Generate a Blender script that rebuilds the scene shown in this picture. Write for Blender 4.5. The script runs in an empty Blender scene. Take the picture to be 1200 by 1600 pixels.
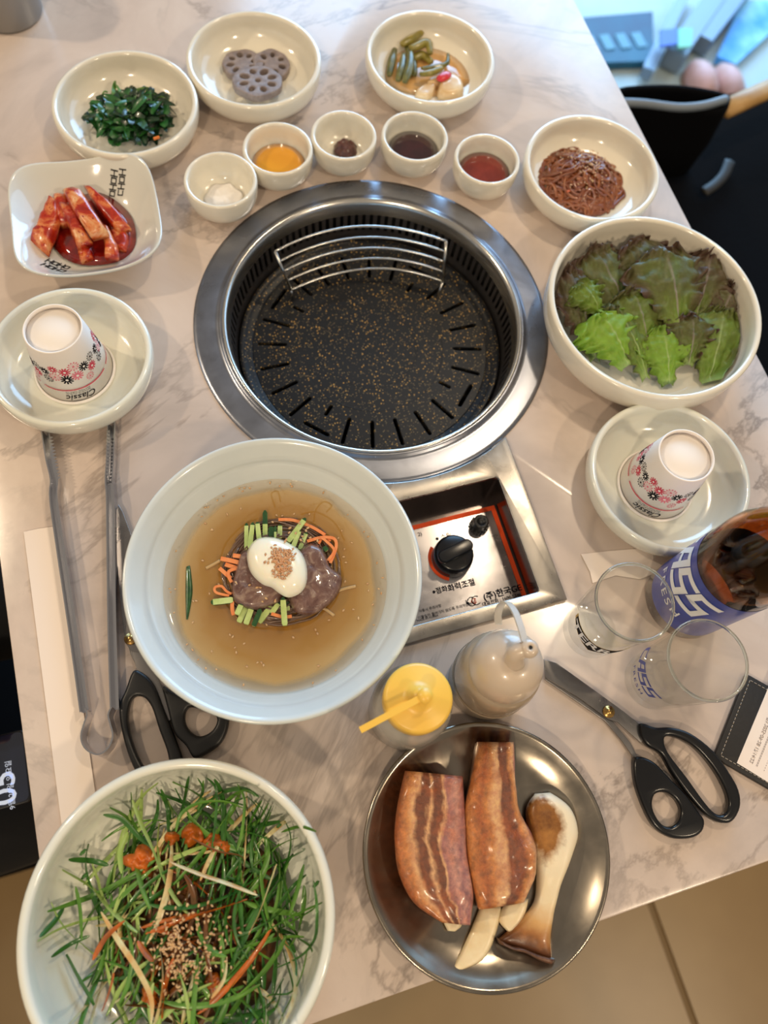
import bpy, bmesh, math, random
from math import sin, cos, pi, radians, sqrt, atan2, hypot
from mathutils import Vector, Matrix, Euler, noise
random.seed(7)
S = bpy.context.scene
COL = S.collection

# ------------------------------------------------------------------ camera, world, lights, exposure
CAM_LOC = Vector((-0.16118, -0.40823, 0.63126)); CAM_ROT = Euler((0.362725, -0.079214, -0.284165)); FPX = 1215.9
cd = bpy.data.cameras.new('camera'); cam = bpy.data.objects.new('camera', cd); COL.objects.link(cam)
cam.location = CAM_LOC; cam.rotation_euler = CAM_ROT
cd.sensor_width = 36; cd.lens = 36 * FPX / 1600; cd.clip_start = 0.01
cd.dof.use_dof = True; cd.dof.focus_distance = 0.62; cd.dof.aperture_fstop = 4.2
S.camera = cam
w = bpy.data.worlds.new('world'); S.world = w; w.use_nodes = True
w.node_tree.nodes['Background'].inputs[0].default_value = (1.0, 0.86, 0.70, 1)
w.node_tree.nodes['Background'].inputs[1].default_value = 0.29
S.view_settings.view_transform = 'Standard'; S.view_settings.look = 'None'
S.view_settings.gamma = 1; S.view_settings.use_curve_mapping = False
S.view_settings.exposure = 0.13
def area(name, loc, target, size, power, color, size_y=None, shape='DISK'):
    l = bpy.data.lights.new(name, 'AREA'); l.shape = shape; l.size = size
    if size_y: l.size_y = size_y
    l.energy = power; l.color = color
    o = bpy.data.objects.new(name, l); COL.objects.link(o); o.location = loc
    o.rotation_euler = (Vector(target) - Vector(loc)).to_track_quat('-Z', 'Y').to_euler()
    return o
WARM = (1.0, 0.80, 0.56); DAY = (0.34, 0.64, 1.0)
for x, y, p in ((-1.70, 0.85, 17), (0.74, 0.42, 9), (0.9, -1.65, 14), (-0.95, -1.55, 16)):  # last two are added fill that brightens the near end of the table
    area('ceiling_and_fill_lamp', (x, y, 1.75), (x * .8, y * .8, 0), 0.13, p, WARM)
area('window_daylight', (1.55, 2.28, 0.72), (1.55, 0, 0.72), 2.2, 120, DAY, 2.1, 'RECTANGLE')
area('side_window_daylight', (2.4, 1.3, 0.75), (0, 1.3, 0.75), 1.7, 22, DAY, 2.1, 'RECTANGLE')

# ------------------------------------------------------------------ helpers
_R = CAM_ROT.to_matrix()
def at(px, py, z=0.0):
    "where the sight line of a photograph pixel meets the level z"
    d = _R @ Vector(((px - 600) / FPX, -(py - 800) / FPX, -1))
    t = (z - CAM_LOC.z) / d.z
    return CAM_LOC + d * t
def lin(c):
    return tuple((v / 255 / 12.92) if v / 255 <= 0.04045 else ((v / 255 + 0.055) / 1.055) ** 2.4 for v in c[:3]) + (1,)
class NT:
    def __init__(s, name):
        s.m = bpy.data.materials.new(name); s.m.use_nodes = True; s.t = s.m.node_tree; s.b = s.t.nodes['Principled BSDF']
        s.out = s.t.nodes['Material Output']
    def n(s, typ, **kw):
        q = s.t.nodes.new(typ)
        for k, v in kw.items():
            if k in q.inputs: q.inputs[k].default_value = v
            else: setattr(q, k, v)
        return q
    def l(s, a, b): s.t.links.new(a, b)
    def ramp(s, fac, stops, interp='LINEAR'):
        r = s.n('ShaderNodeValToRGB'); r.color_ramp.interpolation = interp
        e = r.color_ramp.elements
        e[0].position, e[0].color = stops[0][0], stops[0][1]
        e[1].position, e[1].color = stops[-1][0], stops[-1][1]
        for p, c in stops[1:-1]:
            k = e.new(p); k.color = c
        s.l(fac, r.inputs[0]); return r.outputs[0]
    def noise(s, scale, detail=4, rough=0.5, dist=0.0, coord=None, typ='Object'):
        q = s.n('ShaderNodeTexNoise'); q.inputs['Scale'].default_value = scale; q.inputs['Detail'].default_value = detail
        q.inputs['Roughness'].default_value = rough; q.inputs['Distortion'].default_value = dist
        if coord is None: coord = s.n('ShaderNodeTexCoord').outputs[typ]
        s.l(coord, q.inputs['Vector']); return q
    def mix(s, f, a, b, mode='MIX'):
        q = s.n('ShaderNodeMix'); q.data_type = 'RGBA'; q.blend_type = mode
        for i, v in ((0, f), (6, a), (7, b)):
            if hasattr(v, 'links'): s.l(v, q.inputs[i])
            else: q.inputs[i].default_value = v
        return q.outputs[2]
    def bump(s, h, strength=0.3, dist=0.001):
        q = s.n('ShaderNodeBump'); q.inputs['Strength'].default_value = strength; q.inputs['Distance'].default_value = dist
        s.l(h, q.inputs['Height']); s.l(q.outputs[0], s.b.inputs['Normal'])
def pm(name, c, rough=0.5, metal=0, spec=None, trans=0, sss=0, coat=0, ior=None, alpha=None, vary=None, bump=None, emit=0, vscale=60):
    "plain principled material; vary = second colour mixed in by noise, bump = (scale, strength, distance)"
    k = NT(name); b = k.b
    b.inputs['Base Color'].default_value = lin(c); b.inputs['Roughness'].default_value = rough; b.inputs['Metallic'].default_value = metal
    if spec is not None: b.inputs['Specular IOR Level'].default_value = spec
    b.inputs['Transmission Weight'].default_value = trans
    if sss: b.inputs['Subsurface Weight'].default_value = sss; b.inputs['Subsurface Radius'].default_value = (0.6, 0.4, 0.25); b.inputs['Subsurface Scale'].default_value = 0.004
    if coat: b.inputs['Coat Weight'].default_value = coat; b.inputs['Coat Roughness'].default_value = 0.05
    if ior: b.inputs['IOR'].default_value = ior
    if alpha is not None: b.inputs['Alpha'].default_value = alpha
    if emit: b.inputs['Emission Color'].default_value = lin(c); b.inputs['Emission Strength'].default_value = emit
    if vary:
        q = k.noise(vscale, 4, 0.6)
        k.l(k.ramp(q.outputs['Fac'], [(0.38, lin(c)), (0.62, lin(vary))]), b.inputs['Base Color'])
    if bump:
        q = k.noise(bump[0], 4, 0.6); k.bump(q.outputs['Fac'], bump[1], bump[2])
    return k.m
def mesh(name, vs, fs, mats, parent=None, smooth=True, loc=(0, 0, 0), mi=None, uv=None, col=None):
    me = bpy.data.meshes.new(name); me.from_pydata([tuple(v) for v in vs], [], fs)
    for m in (mats if isinstance(mats, (list, tuple)) else [mats]): me.materials.append(m)
    if smooth: me.polygons.foreach_set('use_smooth', [True] * len(me.polygons))
    if mi: me.polygons.foreach_set('material_index', mi)
    if uv:
        L = me.uv_layers.new(name='UVMap')
        for lp in me.loops: L.data[lp.index].uv = uv[lp.vertex_index]
    if col:
        A = me.color_attributes.new(name='Col', type='FLOAT_COLOR', domain='POINT')
        for i, c in enumerate(col): A.data[i].color = c
    me.update()
    o = bpy.data.objects.new(name, me); COL.objects.link(o); o.location = loc
    if parent: o.parent = parent
    return o
def tag(o, label, cat, group=None, kind=None):
    if label: o['label'] = label
    if cat: o['category'] = cat
    if group: o['group'] = group
    if kind: o['kind'] = kind
    return o
def thing(name, loc, label, cat, group=None, rz=0):
    o = bpy.data.objects.new(name, None); COL.objects.link(o); o.location = loc; o.rotation_euler = (0, 0, rz)
    o.empty_display_size = 0.02
    return tag(o, label, cat, group)
def struct(o): o['kind'] = 'structure'; return o
def lathe_data(prof, seg=64, cx=0, cy=0, caps=True):
    vs = []; fs = []; n = len(prof); rings = []
    for r, z in prof:
        if r < 1e-6: rings.append([len(vs)]); vs.append((cx, cy, z))
        else:
            rings.append(list(range(len(vs), len(vs) + seg)))
            vs += [(cx + r * cos(2 * pi * i / seg), cy + r * sin(2 * pi * i / seg), z) for i in range(seg)]
    for a, b in zip(rings, rings[1:]):
        if len(a) == 1 and len(b) == 1: continue
        for i in range(seg):
            j = (i + 1) % seg
            if len(a) == 1: fs.append((a[0], b[j], b[i]))
            elif len(b) == 1: fs.append((a[i], a[j], b[0]))
            else: fs.append((a[i], a[j], b[j], b[i]))
    return vs, fs
def lathe(name, prof, mat, parent=None, seg=64, loc=(0, 0, 0)):
    vs, fs = lathe_data(prof, seg)
    o = mesh(name, vs, fs, mat, parent, True, loc)
    return o
def sharp(o, deg=35):
    "hard edges stay hard"
    me = o.data
    bm = bmesh.new(); bm.from_mesh(me)
    bmesh.ops.recalc_face_normals(bm, faces=bm.faces)
    for e in bm.edges:
        if len(e.link_faces) == 2 and e.calc_face_angle(0) > radians(deg): e.smooth = False
    bm.to_mesh(me); bm.free(); return o
def smoothpath(pts, n=6, closed=False):
    pts = [Vector(p) for p in pts]; out = []; N = len(pts)
    rng = range(N) if closed else range(N - 1)
    for i in rng:
        if closed: a, b, c, d = pts[i - 1], pts[i], pts[(i + 1) % N], pts[(i + 2) % N]
        else: a, b, c, d = pts[max(i - 1, 0)], pts[i], pts[i + 1], pts[min(i + 2, N - 1)]
        for k in range(n):
            t = k / n
            out.append(0.5 * ((2 * b) + (c - a) * t + (2 * a - 5 * b + 4 * c - d) * t * t + (3 * b - a - 3 * c + d) * t ** 3))
    if not closed: out.append(pts[-1])
    return out
def tube_data(pts, r, sides=8, closed=False, base=0, flat=1.0, up=None, sect=None):
    pts = [Vector(p) for p in pts]; N = len(pts); vs = []; fs = []
    prev = None
    for i, p in enumerate(pts):
        if closed: t = pts[(i + 1) % N] - pts[i - 1]
        else: t = pts[min(i + 1, N - 1)] - pts[max(i - 1, 0)]
        if t.length < 1e-9: t = Vector((1, 0, 0))
        t.normalize()
        if up is not None: a = Vector(up)
        else: a = prev if prev is not None else (Vector((0, 0, 1)) if abs(t.z) < 0.9 else Vector((1, 0, 0)))
        a = a - t * a.dot(t)
        if a.length < 1e-6: a = Vector((1, 0, 0)) - t * t.x
        a.normalize(); prev = a; b = t.cross(a)
        rr = r[i] if isinstance(r, (list, tuple)) else r
        if sect:
            for (u, v) in sect: vs.append(p + b * u * rr + a * v * rr)
        else:
            for k in range(sides):
                q = 2 * pi * (k + .5) / sides; vs.append(p + b * cos(q) * rr + a * sin(q) * rr * flat)
    m = len(sect) if sect else sides
    for i in range(N if closed else N - 1):
        for k in range(m):
            a0 = base + i * m + k; a1 = base + i * m + (k + 1) % m; j = (i + 1) % N
            fs.append((a0, a1, base + j * m + (k + 1) % m, base + j * m + k))
    if not closed:
        fs.append(tuple(base + k for k in reversed(range(m)))); fs.append(tuple(base + (N - 1) * m + k for k in range(m)))
    return vs, fs
def tube(name, pts, r, mat, parent=None, sides=8, closed=False, flat=1.0, smooth=True, up=None, sect=None, loc=(0, 0, 0)):
    vs, fs = tube_data(pts, r, sides, closed, 0, flat, up, sect)
    o = mesh(name, vs, fs, mat, parent, smooth, loc)
    if sect or sides <= 4: sharp(o, 40)
    return o
def plate(name, outlines, th, bevel, mat, parent=None, z=0, loc=(0, 0, 0), res=2):
    "flat plate with holes: outlines are lists of xy, thickness th above z, edges rounded"
    c = bpy.data.curves.new(name, 'CURVE'); c.dimensions = '2D'; c.fill_mode = 'BOTH'
    c.extrude = max(th / 2 - bevel, 1e-5); c.bevel_depth = bevel; c.bevel_resolution = res; c.offset = -bevel
    for ol in outlines:
        sp = c.splines.new('POLY'); sp.points.add(len(ol) - 1)
        for q, p in zip(sp.points, ol): q.co = (p[0], p[1], 0, 1)
        sp.use_cyclic_u = True
    t = bpy.data.objects.new('tmp', c); COL.objects.link(t)
    me = bpy.data.meshes.new_from_object(t.evaluated_get(bpy.context.evaluated_depsgraph_get()))
    bpy.data.objects.remove(t); bpy.data.curves.remove(c)
    me.transform(Matrix.Translation((0, 0, z + th / 2))); me.name = name
    bm = bmesh.new(); bm.from_mesh(me); bmesh.ops.remove_doubles(bm, verts=bm.verts, dist=1e-6); bm.to_mesh(me); bm.free()
    me.materials.clear(); me.materials.append(mat)
    me.polygons.foreach_set('use_smooth', [True] * len(me.polygons))
    o = bpy.data.objects.new(name, me); COL.objects.link(o); o.location = loc
    if parent: o.parent = parent
    sharp(o, 30); return o
def text_mesh(s, size, shear=0, bold=0.0, align='CENTER', space=1.0):
    c = bpy.data.curves.new('t', 'FONT'); c.body = s; c.size = size; c.shear = shear; c.offset = bold * size
    c.align_x = align; c.align_y = 'CENTER'; c.space_character = space; c.resolution_u = 3
    t = bpy.data.objects.new('t', c); COL.objects.link(t)
    me = bpy.data.meshes.new_from_object(t.evaluated_get(bpy.context.evaluated_depsgraph_get()))
    vs = [v.co.copy() for v in me.vertices]; fs = [tuple(p.vertices) for p in me.polygons]
    bpy.data.objects.remove(t); bpy.data.curves.remove(c); bpy.data.meshes.remove(me)
    return vs, fs
def text_on(name, s, size, mat, parent, fn, shear=0, bold=0.0, align='CENTER', space=1.0, curved=False):
    "lettering mapped by fn(x, y) -> point just above its surface"
    vs, fs = text_mesh(s, size, shear, bold, align, space)
    if curved:
        bm = bmesh.new(); q = [bm.verts.new((v.x, v.y, 0)) for v in vs]
        for f in fs:
            try: bm.faces.new([q[i] for i in f])
            except ValueError: pass
        lim = max(.0022, size * .12)
        for _ in range(4):
            es = [e for e in bm.edges if e.calc_length() > lim]
            if not es: break
            bmesh.ops.subdivide_edges(bm, edges=es, cuts=1, use_grid_fill=False); bmesh.ops.triangulate(bm, faces=bm.faces[:])
        bm.verts.index_update(); vs = [v.co.copy() for v in bm.verts]; fs = [tuple(v.index for v in f.verts) for f in bm.faces]; bm.free()
    return mesh(name, [fn(v.x, v.y) for v in vs], fs, mat, parent, False)
def rrect(x0, y0, x1, y1, r, n=6):
    out = []
    for cx, cy, a in ((x1 - r, y1 - r, 0), (x0 + r, y1 - r, 90), (x0 + r, y0 + r, 180), (x1 - r, y0 + r, 270)):
        for k in range(n + 1):
            q = radians(a + 90 * k / n); out.append((cx + r * cos(q), cy + r * sin(q)))
    return out
def circle(r, n=64, cx=0, cy=0): return [(cx + r * cos(2 * pi * i / n), cy + r * sin(2 * pi * i / n)) for i in range(n)]
def box_data(c, s, rot=0, base=0):
    vs = []
    for dz in (-1, 1):
        for dx, dy in ((-1, -1), (1, -1), (1, 1), (-1, 1)):
            x, y = dx * s[0] / 2, dy * s[1] / 2
            vs.append((c[0] + x * cos(rot) - y * sin(rot), c[1] + x * sin(rot) + y * cos(rot), c[2] + dz * s[2] / 2))
    f = [(0, 3, 2, 1), (4, 5, 6, 7), (0, 1, 5, 4), (1, 2, 6, 5), (2, 3, 7, 6), (3, 0, 4, 7)]
    return vs, [tuple(base + k for k in q) for q in f]
def box(name, c, s, mat, parent=None, rot=0, bev=0):
    vs, fs = box_data(c, s, rot); o = mesh(name, vs, fs, mat, parent, False)
    if bev:
        bm = bmesh.new(); bm.from_mesh(o.data); bmesh.ops.bevel(bm, geom=bm.edges[:], offset=bev, segments=2, affect='EDGES'); bm.to_mesh(o.data); bm.free()
        o.data.polygons.foreach_set('use_smooth', [True] * len(o.data.polygons)); sharp(o, 50)
    return o
def dome(name, outline, z0, h, mat, parent=None, rings=7, wob=0.0, freq=80, flat=0.5, under=True, uvs=False, zfn=None):
    "closed lump over an outline: flat underside at z0, rounded top of height h, optional noise relief"
    ol = [Vector((p[0], p[1], 0)) for p in outline]; n = len(ol)
    c = sum(ol, Vector()) / n; vs = []; fs = []; uv = []
    for k in range(rings + 1):
        s = 1 - k / rings; s2 = s if k else 1
        for p in ol:
            q = c + (p - c) * s2
            zz = z0 + h * (1 - s ** (2 / max(flat, 0.05))) ** flat if k else z0 + h * 0.25
            if wob: zz += wob * noise.noise(Vector((q.x * freq, q.y * freq, z0 * 50))) * (1 if k else 0.3)
            if zfn: zz += zfn(q.x, q.y)
            if k == rings:
                continue
            vs.append(Vector((q.x, q.y, zz)))
    top = len(vs); vs.append(Vector((c.x, c.y, z0 + h + (wob * noise.noise(Vector((c.x * freq, c.y * freq, z0 * 50))) if wob else 0) + (zfn(c.x, c.y) if zfn else 0))))
    for k in range(rings - 1):
        for i in range(n):
            j = (i + 1) % n; fs.append((k * n + i, k * n + j, (k + 1) * n + j, (k + 1) * n + i))
    for i in range(n): fs.append(((rings - 1) * n + i, (rings - 1) * n + (i + 1) % n, top))
    b0 = len(vs)
    for p in ol:
        q = c + (p - c) * 0.96; vs.append(Vector((q.x, q.y, z0 + (zfn(q.x, q.y) if zfn else 0))))
    for i in range(n): fs.append((b0 + i, b0 + (i + 1) % n, (i + 1) % n, i))
    fs.append(tuple(b0 + i for i in reversed(range(n))))
    return mesh(name, vs, fs, mat, parent, True)
def seeds_data(pts, L=0.0028, W=0.0015, H=0.0010):
    vs = []; fs = []
    for p in pts:
        a = random.uniform(0, 2 * pi); til = random.uniform(-.4, .4); b = len(vs)
        M = Matrix.Translation(p) @ Matrix.Rotation(a, 4, 'Z') @ Matrix.Rotation(til, 4, 'Y')
        k = random.uniform(.85, 1.1)
        for x, y, z in ((-L / 2, 0, 0), (-L * .15, W / 2, 0), (-L * .15, 0, H / 2), (-L * .15, -W / 2, 0), (-L * .15, 0, -H / 2),
                        (L * .25, W * .42, 0), (L * .25, 0, H * .45), (L * .25, -W * .42, 0), (L * .25, 0, -H * .45), (L / 2, 0, 0)):
            vs.append(M @ Vector((x * k, y * k, z * k)))
        for i in range(4):
            j = (i + 1) % 4
            fs += [(b, b + 1 + i, b + 1 + j), (b + 1 + i, b + 5 + i, b + 5 + j, b + 1 + j), (b + 9, b + 5 + j, b + 5 + i)]
    return vs, fs
def seeds(name, pts, mat, parent, L=0.0028, **kw):
    vs, fs = seeds_data(pts, L, L * .55, L * .38); o = mesh(name, vs, fs, mat, parent, True); o['kind'] = 'stuff'; return o
def dup(o, parent=None, loc=None, rot=None, scale=None):
    c = o.copy(); COL.objects.link(c); c.parent = parent
    if loc is not None: c.location = loc
    if rot is not None: c.rotation_euler = rot
    if scale is not None: c.scale = scale
    return c

# ------------------------------------------------------------------ materials
def mk_marble():
    k = NT('marble_laminate'); b = k.b
    co = k.n('ShaderNodeTexCoord').outputs['Object']
    n1 = k.noise(7, 6, .6, .6, co); n2 = k.noise(2.2, 5, .55, 1.0, co); n3 = k.noise(90, 3, .6, 0, co)
    base = k.ramp(n1.outputs['Fac'], [(.25, lin((178, 163, 153))), (.5, lin((206, 189, 177))), (.75, lin((219, 204, 192)))])
    def vein(sc, w, dist):
        q = k.noise(sc, 7, .62, dist, co)
        s = k.n('ShaderNodeMath', operation='SUBTRACT'); k.l(q.outputs['Fac'], s.inputs[0]); s.inputs[1].default_value = .5
        a = k.n('ShaderNodeMath', operation='ABSOLUTE'); k.l(s.outputs[0], a.inputs[0])
        return k.ramp(a.outputs[0], [(0, (1, 1, 1, 1)), (w, (0, 0, 0, 1))])
    v1 = vein(2.3, .016, .9); v2 = vein(5, .04, 1.2)
    msk = k.ramp(n2.outputs['Fac'], [(.42, (0, 0, 0, 1)), (.60, (1, 1, 1, 1))])
    f1 = k.mix(1, v1, msk, 'MULTIPLY'); 
    msk2 = k.ramp(n1.outputs['Fac'], [(.5, (0, 0, 0, 1)), (.7, (.6, .6, .6, 1))]); f2 = k.mix(1, v2, msk2, 'MULTIPLY')
    c = k.mix(f1, base, lin((146, 132, 123))); c = k.mix(f2, c, lin((178, 165, 156)))
    k.l(c, b.inputs['Base Color'])
    r = k.ramp(n3.outputs['Fac'], [(.3, (.17, .17, .17, 1)), (.7, (.22, .22, .22, 1))]); k.l(r, b.inputs['Roughness'])
    b.inputs['Specular IOR Level'].default_value = .65
    return k.m
def mk_steel(name, c=(176, 176, 178), rough=.28, scale=(6, 300, 6), amt=.12):
    k = NT(name); b = k.b; b.inputs['Metallic'].default_value = 1
    co = k.n('ShaderNodeTexCoord').outputs['Object']
    mp = k.n('ShaderNodeMapping'); mp.inputs['Scale'].default_value = scale; k.l(co, mp.inputs[0])
    q = k.noise(1.5, 5, .7, 0, mp.outputs[0]); q2 = k.noise(25, 5, .6, .5, co)
    cc = k.ramp(q.outputs['Fac'], [(.3, lin(tuple(int(v * .88) for v in c))), (.7, lin(c))])
    k.l(k.mix(.35, cc, k.ramp(q2.outputs['Fac'], [(.35, lin(tuple(int(v * .75) for v in c))), (.65, lin(c))])), b.inputs['Base Color'])
    k.l(k.ramp(q2.outputs['Fac'], [(.3, (rough - amt, ) * 3 + (1,)), (.7, (rough + amt,) * 3 + (1,))]), b.inputs['Roughness'])
    k.bump(q.outputs['Fac'], .12, .0004)
    return k.m
M = {}
M['marble'] = mk_marble()
M['edge'] = pm('table_edge', (205, 190, 175), .4)
M['ceramic'] = pm('cream_glazed_ceramic', (236, 229, 212), .14, coat=.6, sss=0, vary=(232, 226, 210), vscale=30)
M['celadon'] = pm('pale_green_white_ceramic', (230, 228, 214), .15, coat=.6, vary=(227, 228, 215), vscale=20)
M['bluewhite'] = pm('pale_blue_white_melamine', (212, 218, 216), .2, coat=.4, vary=(207, 214, 213), vscale=20)
M['steel'] = mk_steel('brushed_steel', (160, 164, 176), .30, (9, 9, 9), .05)
M['panelsteel'] = mk_steel('scuffed_panel_steel', (178, 172, 164), .3, (6, 6, 6))
M['platesteel'] = mk_steel('worn_dish_steel', (166, 156, 142), .22, (8, 8, 8), .07)
M['wire'] = pm('chrome_wire', (205, 203, 198), .22, 1)
M['tong'] = pm('polished_tong_steel', (200, 200, 205), .16, 1)
M['darksteel'] = pm('heat_tinted_basket_steel', (128, 124, 124), .42, 1, bump=(200, .2, .0004))
M['void'] = pm('hollow_shade_black', (9, 9, 10), .7)  # plain black standing in for the shade inside hollows
M['black'] = pm('black_glossy_plastic', (17, 17, 19), .25, spec=.5)
M['blackmatte'] = pm('black_matte_plastic', (22, 22, 23), .42, bump=(500, .1, .0002))
M['brass'] = pm('brass_screw', (190, 150, 90), .25, 1)
M['paper'] = pm('white_paper', (238, 224, 212), .75, bump=(60, .15, .0006))
M['cup'] = pm('white_paper_cup', (246, 238, 230), .55)
M['red'] = pm('red_print', (205, 50, 78), .5); M['pink'] = pm('pink_print', (226, 120, 136), .5)
M['ink'] = pm('black_print', (30, 28, 32), .7, spec=.1); M['white'] = pm('white_print', (240, 240, 240), .5)
M['orange'] = pm('orange_red_print', (232, 84, 40), .6, spec=.15); M['blueink'] = pm('blue_print', (44, 62, 150), .4)
M['gold'] = pm('gold_print', (200, 160, 70), .4)
M['seed'] = pm('sesame_seed', (222, 188, 140), .5, vary=(196, 150, 105), vscale=400)
def mk_thin(name, tint, f0=.05, top=.9):
    "thin clear wall: lets light straight through, mirrors more at grazing angles"
    k = NT(name); k.t.nodes.remove(k.b)
    tr = k.n('ShaderNodeBsdfTransparent'); tr.inputs[0].default_value = tint; gl = k.n('ShaderNodeBsdfGlossy'); gl.inputs['Roughness'].default_value = .03
    lw = k.n('ShaderNodeLayerWeight'); lw.inputs[0].default_value = .5
    f = k.ramp(lw.outputs['Facing'], [(0, (f0,) * 3 + (1,)), (.6, (f0 * 1.6,) * 3 + (1,)), (1, (top,) * 3 + (1,))])
    mx = k.n('ShaderNodeMixShader'); k.l(f, mx.inputs[0]); k.l(tr.outputs[0], mx.inputs[1]); k.l(gl.outputs[0], mx.inputs[2]); k.l(mx.outputs[0], k.out.inputs[0]); return k.m
M['glass'] = mk_thin('clear_glass', (.985, .993, .99, 1), .02, .38)
M['rimglass'] = pm('thick_glass', (236, 246, 242), .03, trans=1, ior=1.45)
def mk_pan():
    k = NT('gold_flecked_pan_coating'); b = k.b
    co = k.n('ShaderNodeTexCoord').outputs['Object']
    v = k.n('ShaderNodeTexVoronoi'); v.inputs['Scale'].default_value = 560; k.l(co, v.inputs['Vector'])
    v2 = k.n('ShaderNodeTexVoronoi'); v2.inputs['Scale'].default_value = 400; k.l(co, v2.inputs['Vector'])
    q = k.noise(14, 4, .6, 0, co)
    def pick(vn, lo):
        s = k.ramp(vn.outputs['Distance'], [(0.0, (1, 1, 1, 1)), (.22, (1, 1, 1, 1)), (.30, (0, 0, 0, 1))])
        sep = k.n('ShaderNodeSeparateColor'); k.l(vn.outputs['Color'], sep.inputs[0])
        c = k.ramp(sep.outputs[0], [(lo, (0, 0, 0, 1)), (lo + .02, (1, 1, 1, 1))])
        return k.mix(1, s, c, 'MULTIPLY')
    c = k.mix(pick(v, .62), lin((20, 22, 26)), lin((140, 122, 86)))
    c = k.mix(pick(v2, .74), c, lin((190, 150, 80)))
    k.l(c, b.inputs['Base Color']); b.inputs['Roughness'].default_value = .42
    b.inputs['Specular IOR Level'].default_value = .3
    k.bump(q.outputs['Fac'], .1, .001)
    return k.m
M['pan'] = mk_pan()

# ------------------------------------------------------------------ the setting: floor, walls, table
def floor_build():
    m = pm('tan_floor_tile', (150, 122, 80), .35, vary=(140, 112, 72), vscale=3, bump=(12, .1, .002))
    g = pm('tan_grout', (128, 104, 70), .8)
    vs, fs = box_data((0.6, 0.3, -0.775), (6.4, 6.4, 0.06)); f = struct(mesh('floor', vs, fs, g, None, False))
    T = 0.6; tv, tf = box_data((0, 0, 0), (T - .012, T - .012, .006)); t0 = None
    for i in range(-3, 5):
        for j in range(-4, 5):
            x, y = .02 + i * T, -.96 + (j + .5) * T + .02
            if t0 is None: t0 = mesh('floor_tile', tv, tf, m, f, False, (x, y, -.7425)); 
            else: dup(t0, f, (x, y, -.7425))
floor_build()
wallm = pm('warm_grey_wall_paint', (168, 160, 148), .8, bump=(40, .1, .001)); framem = pm('dark_window_frame', (60, 62, 66), .4, .4)
def wall_with_window(name, wname, a, b, z0, z1, wx0, wx1, wz0, wz1, axis):
    "wall from a to b with one opening; axis x: the wall runs along x at y=2.36, axis y: along y at x=2.46"
    def P(u, z): return (u, 2.36, z) if axis == 'x' else (2.46, u, z)
    vs = []; fs = []
    for (u0, u1, q0, q1) in ((a, wx0, z0, z1), (wx1, b, z0, z1), (wx0, wx1, z0, wz0), (wx0, wx1, wz1, z1)):
        c = P((u0 + u1) / 2, (q0 + q1) / 2); s = (u1 - u0, .1, q1 - q0) if axis == 'x' else (.1, u1 - u0, q1 - q0)
        v, f = box_data(c, s, 0, len(vs)); vs += v; fs += f
    struct(mesh(name, vs, fs, wallm, None, False))
    wn = bpy.data.objects.new(wname, None); COL.objects.link(wn); wn['kind'] = 'structure'
    for (u0, u1, q0, q1) in ((wx0, wx1, wz0, wz0 + .04), (wx0, wx1, wz1 - .04, wz1), (wx0, wx0 + .04, wz0, wz1), (wx1 - .04, wx1, wz0, wz1), ((wx0 + wx1) / 2 - .02, (wx0 + wx1) / 2 + .02, wz0, wz1)):
        c = P((u0 + u1) / 2, (q0 + q1) / 2); s = (u1 - u0, .06, q1 - q0) if axis == 'x' else (.06, u1 - u0, q1 - q0)
        box('window_frame', c, s, framem, wn)
wall_with_window('wall_back', 'window_1', -1.4, 3.4, -.745, 1.9, .45, 2.65, -.4, 1.8, 'x')
wall_with_window('wall_right', 'window_2', -2.0, 2.3, -.745, 1.9, .45, 2.15, -.4, 1.85, 'y')

TX0, TX1, TY0, TY1 = -0.3625, 0.358, -0.543, 0.78
table = thing('dining_table', (0, 0, 0), 'marble-patterned grill table with a pale edge, carrying all the dishes', 'table')
plate('tabletop', [rrect(TX0, TY0, TX1, TY1, .008), circle(.160, 96), rrect(-.076, -.302, .076, -.158, .004)], .03, .0012, M['marble'], table, -.03)
plate('edge_band', [rrect(TX0 + .004, TY0 + .004, TX1 - .004, TY1 - .004, .006), circle(.161, 64), rrect(-.078, -.304, .078, -.157, .004)], .022, .001, M['edge'], table, -.053)
lathe('grill_housing', [(.1605, -.054), (.1605, -.16), (0, -.16), (0, -.158), (.158, -.158), (.158, -.054)], M['darksteel'], table, 48)
lathe('pedestal', [(.06, -.16), (.06, -.70), (.24, -.715), (.24, -.739), (0, -.739)], M['darksteel'], table, 40)

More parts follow.
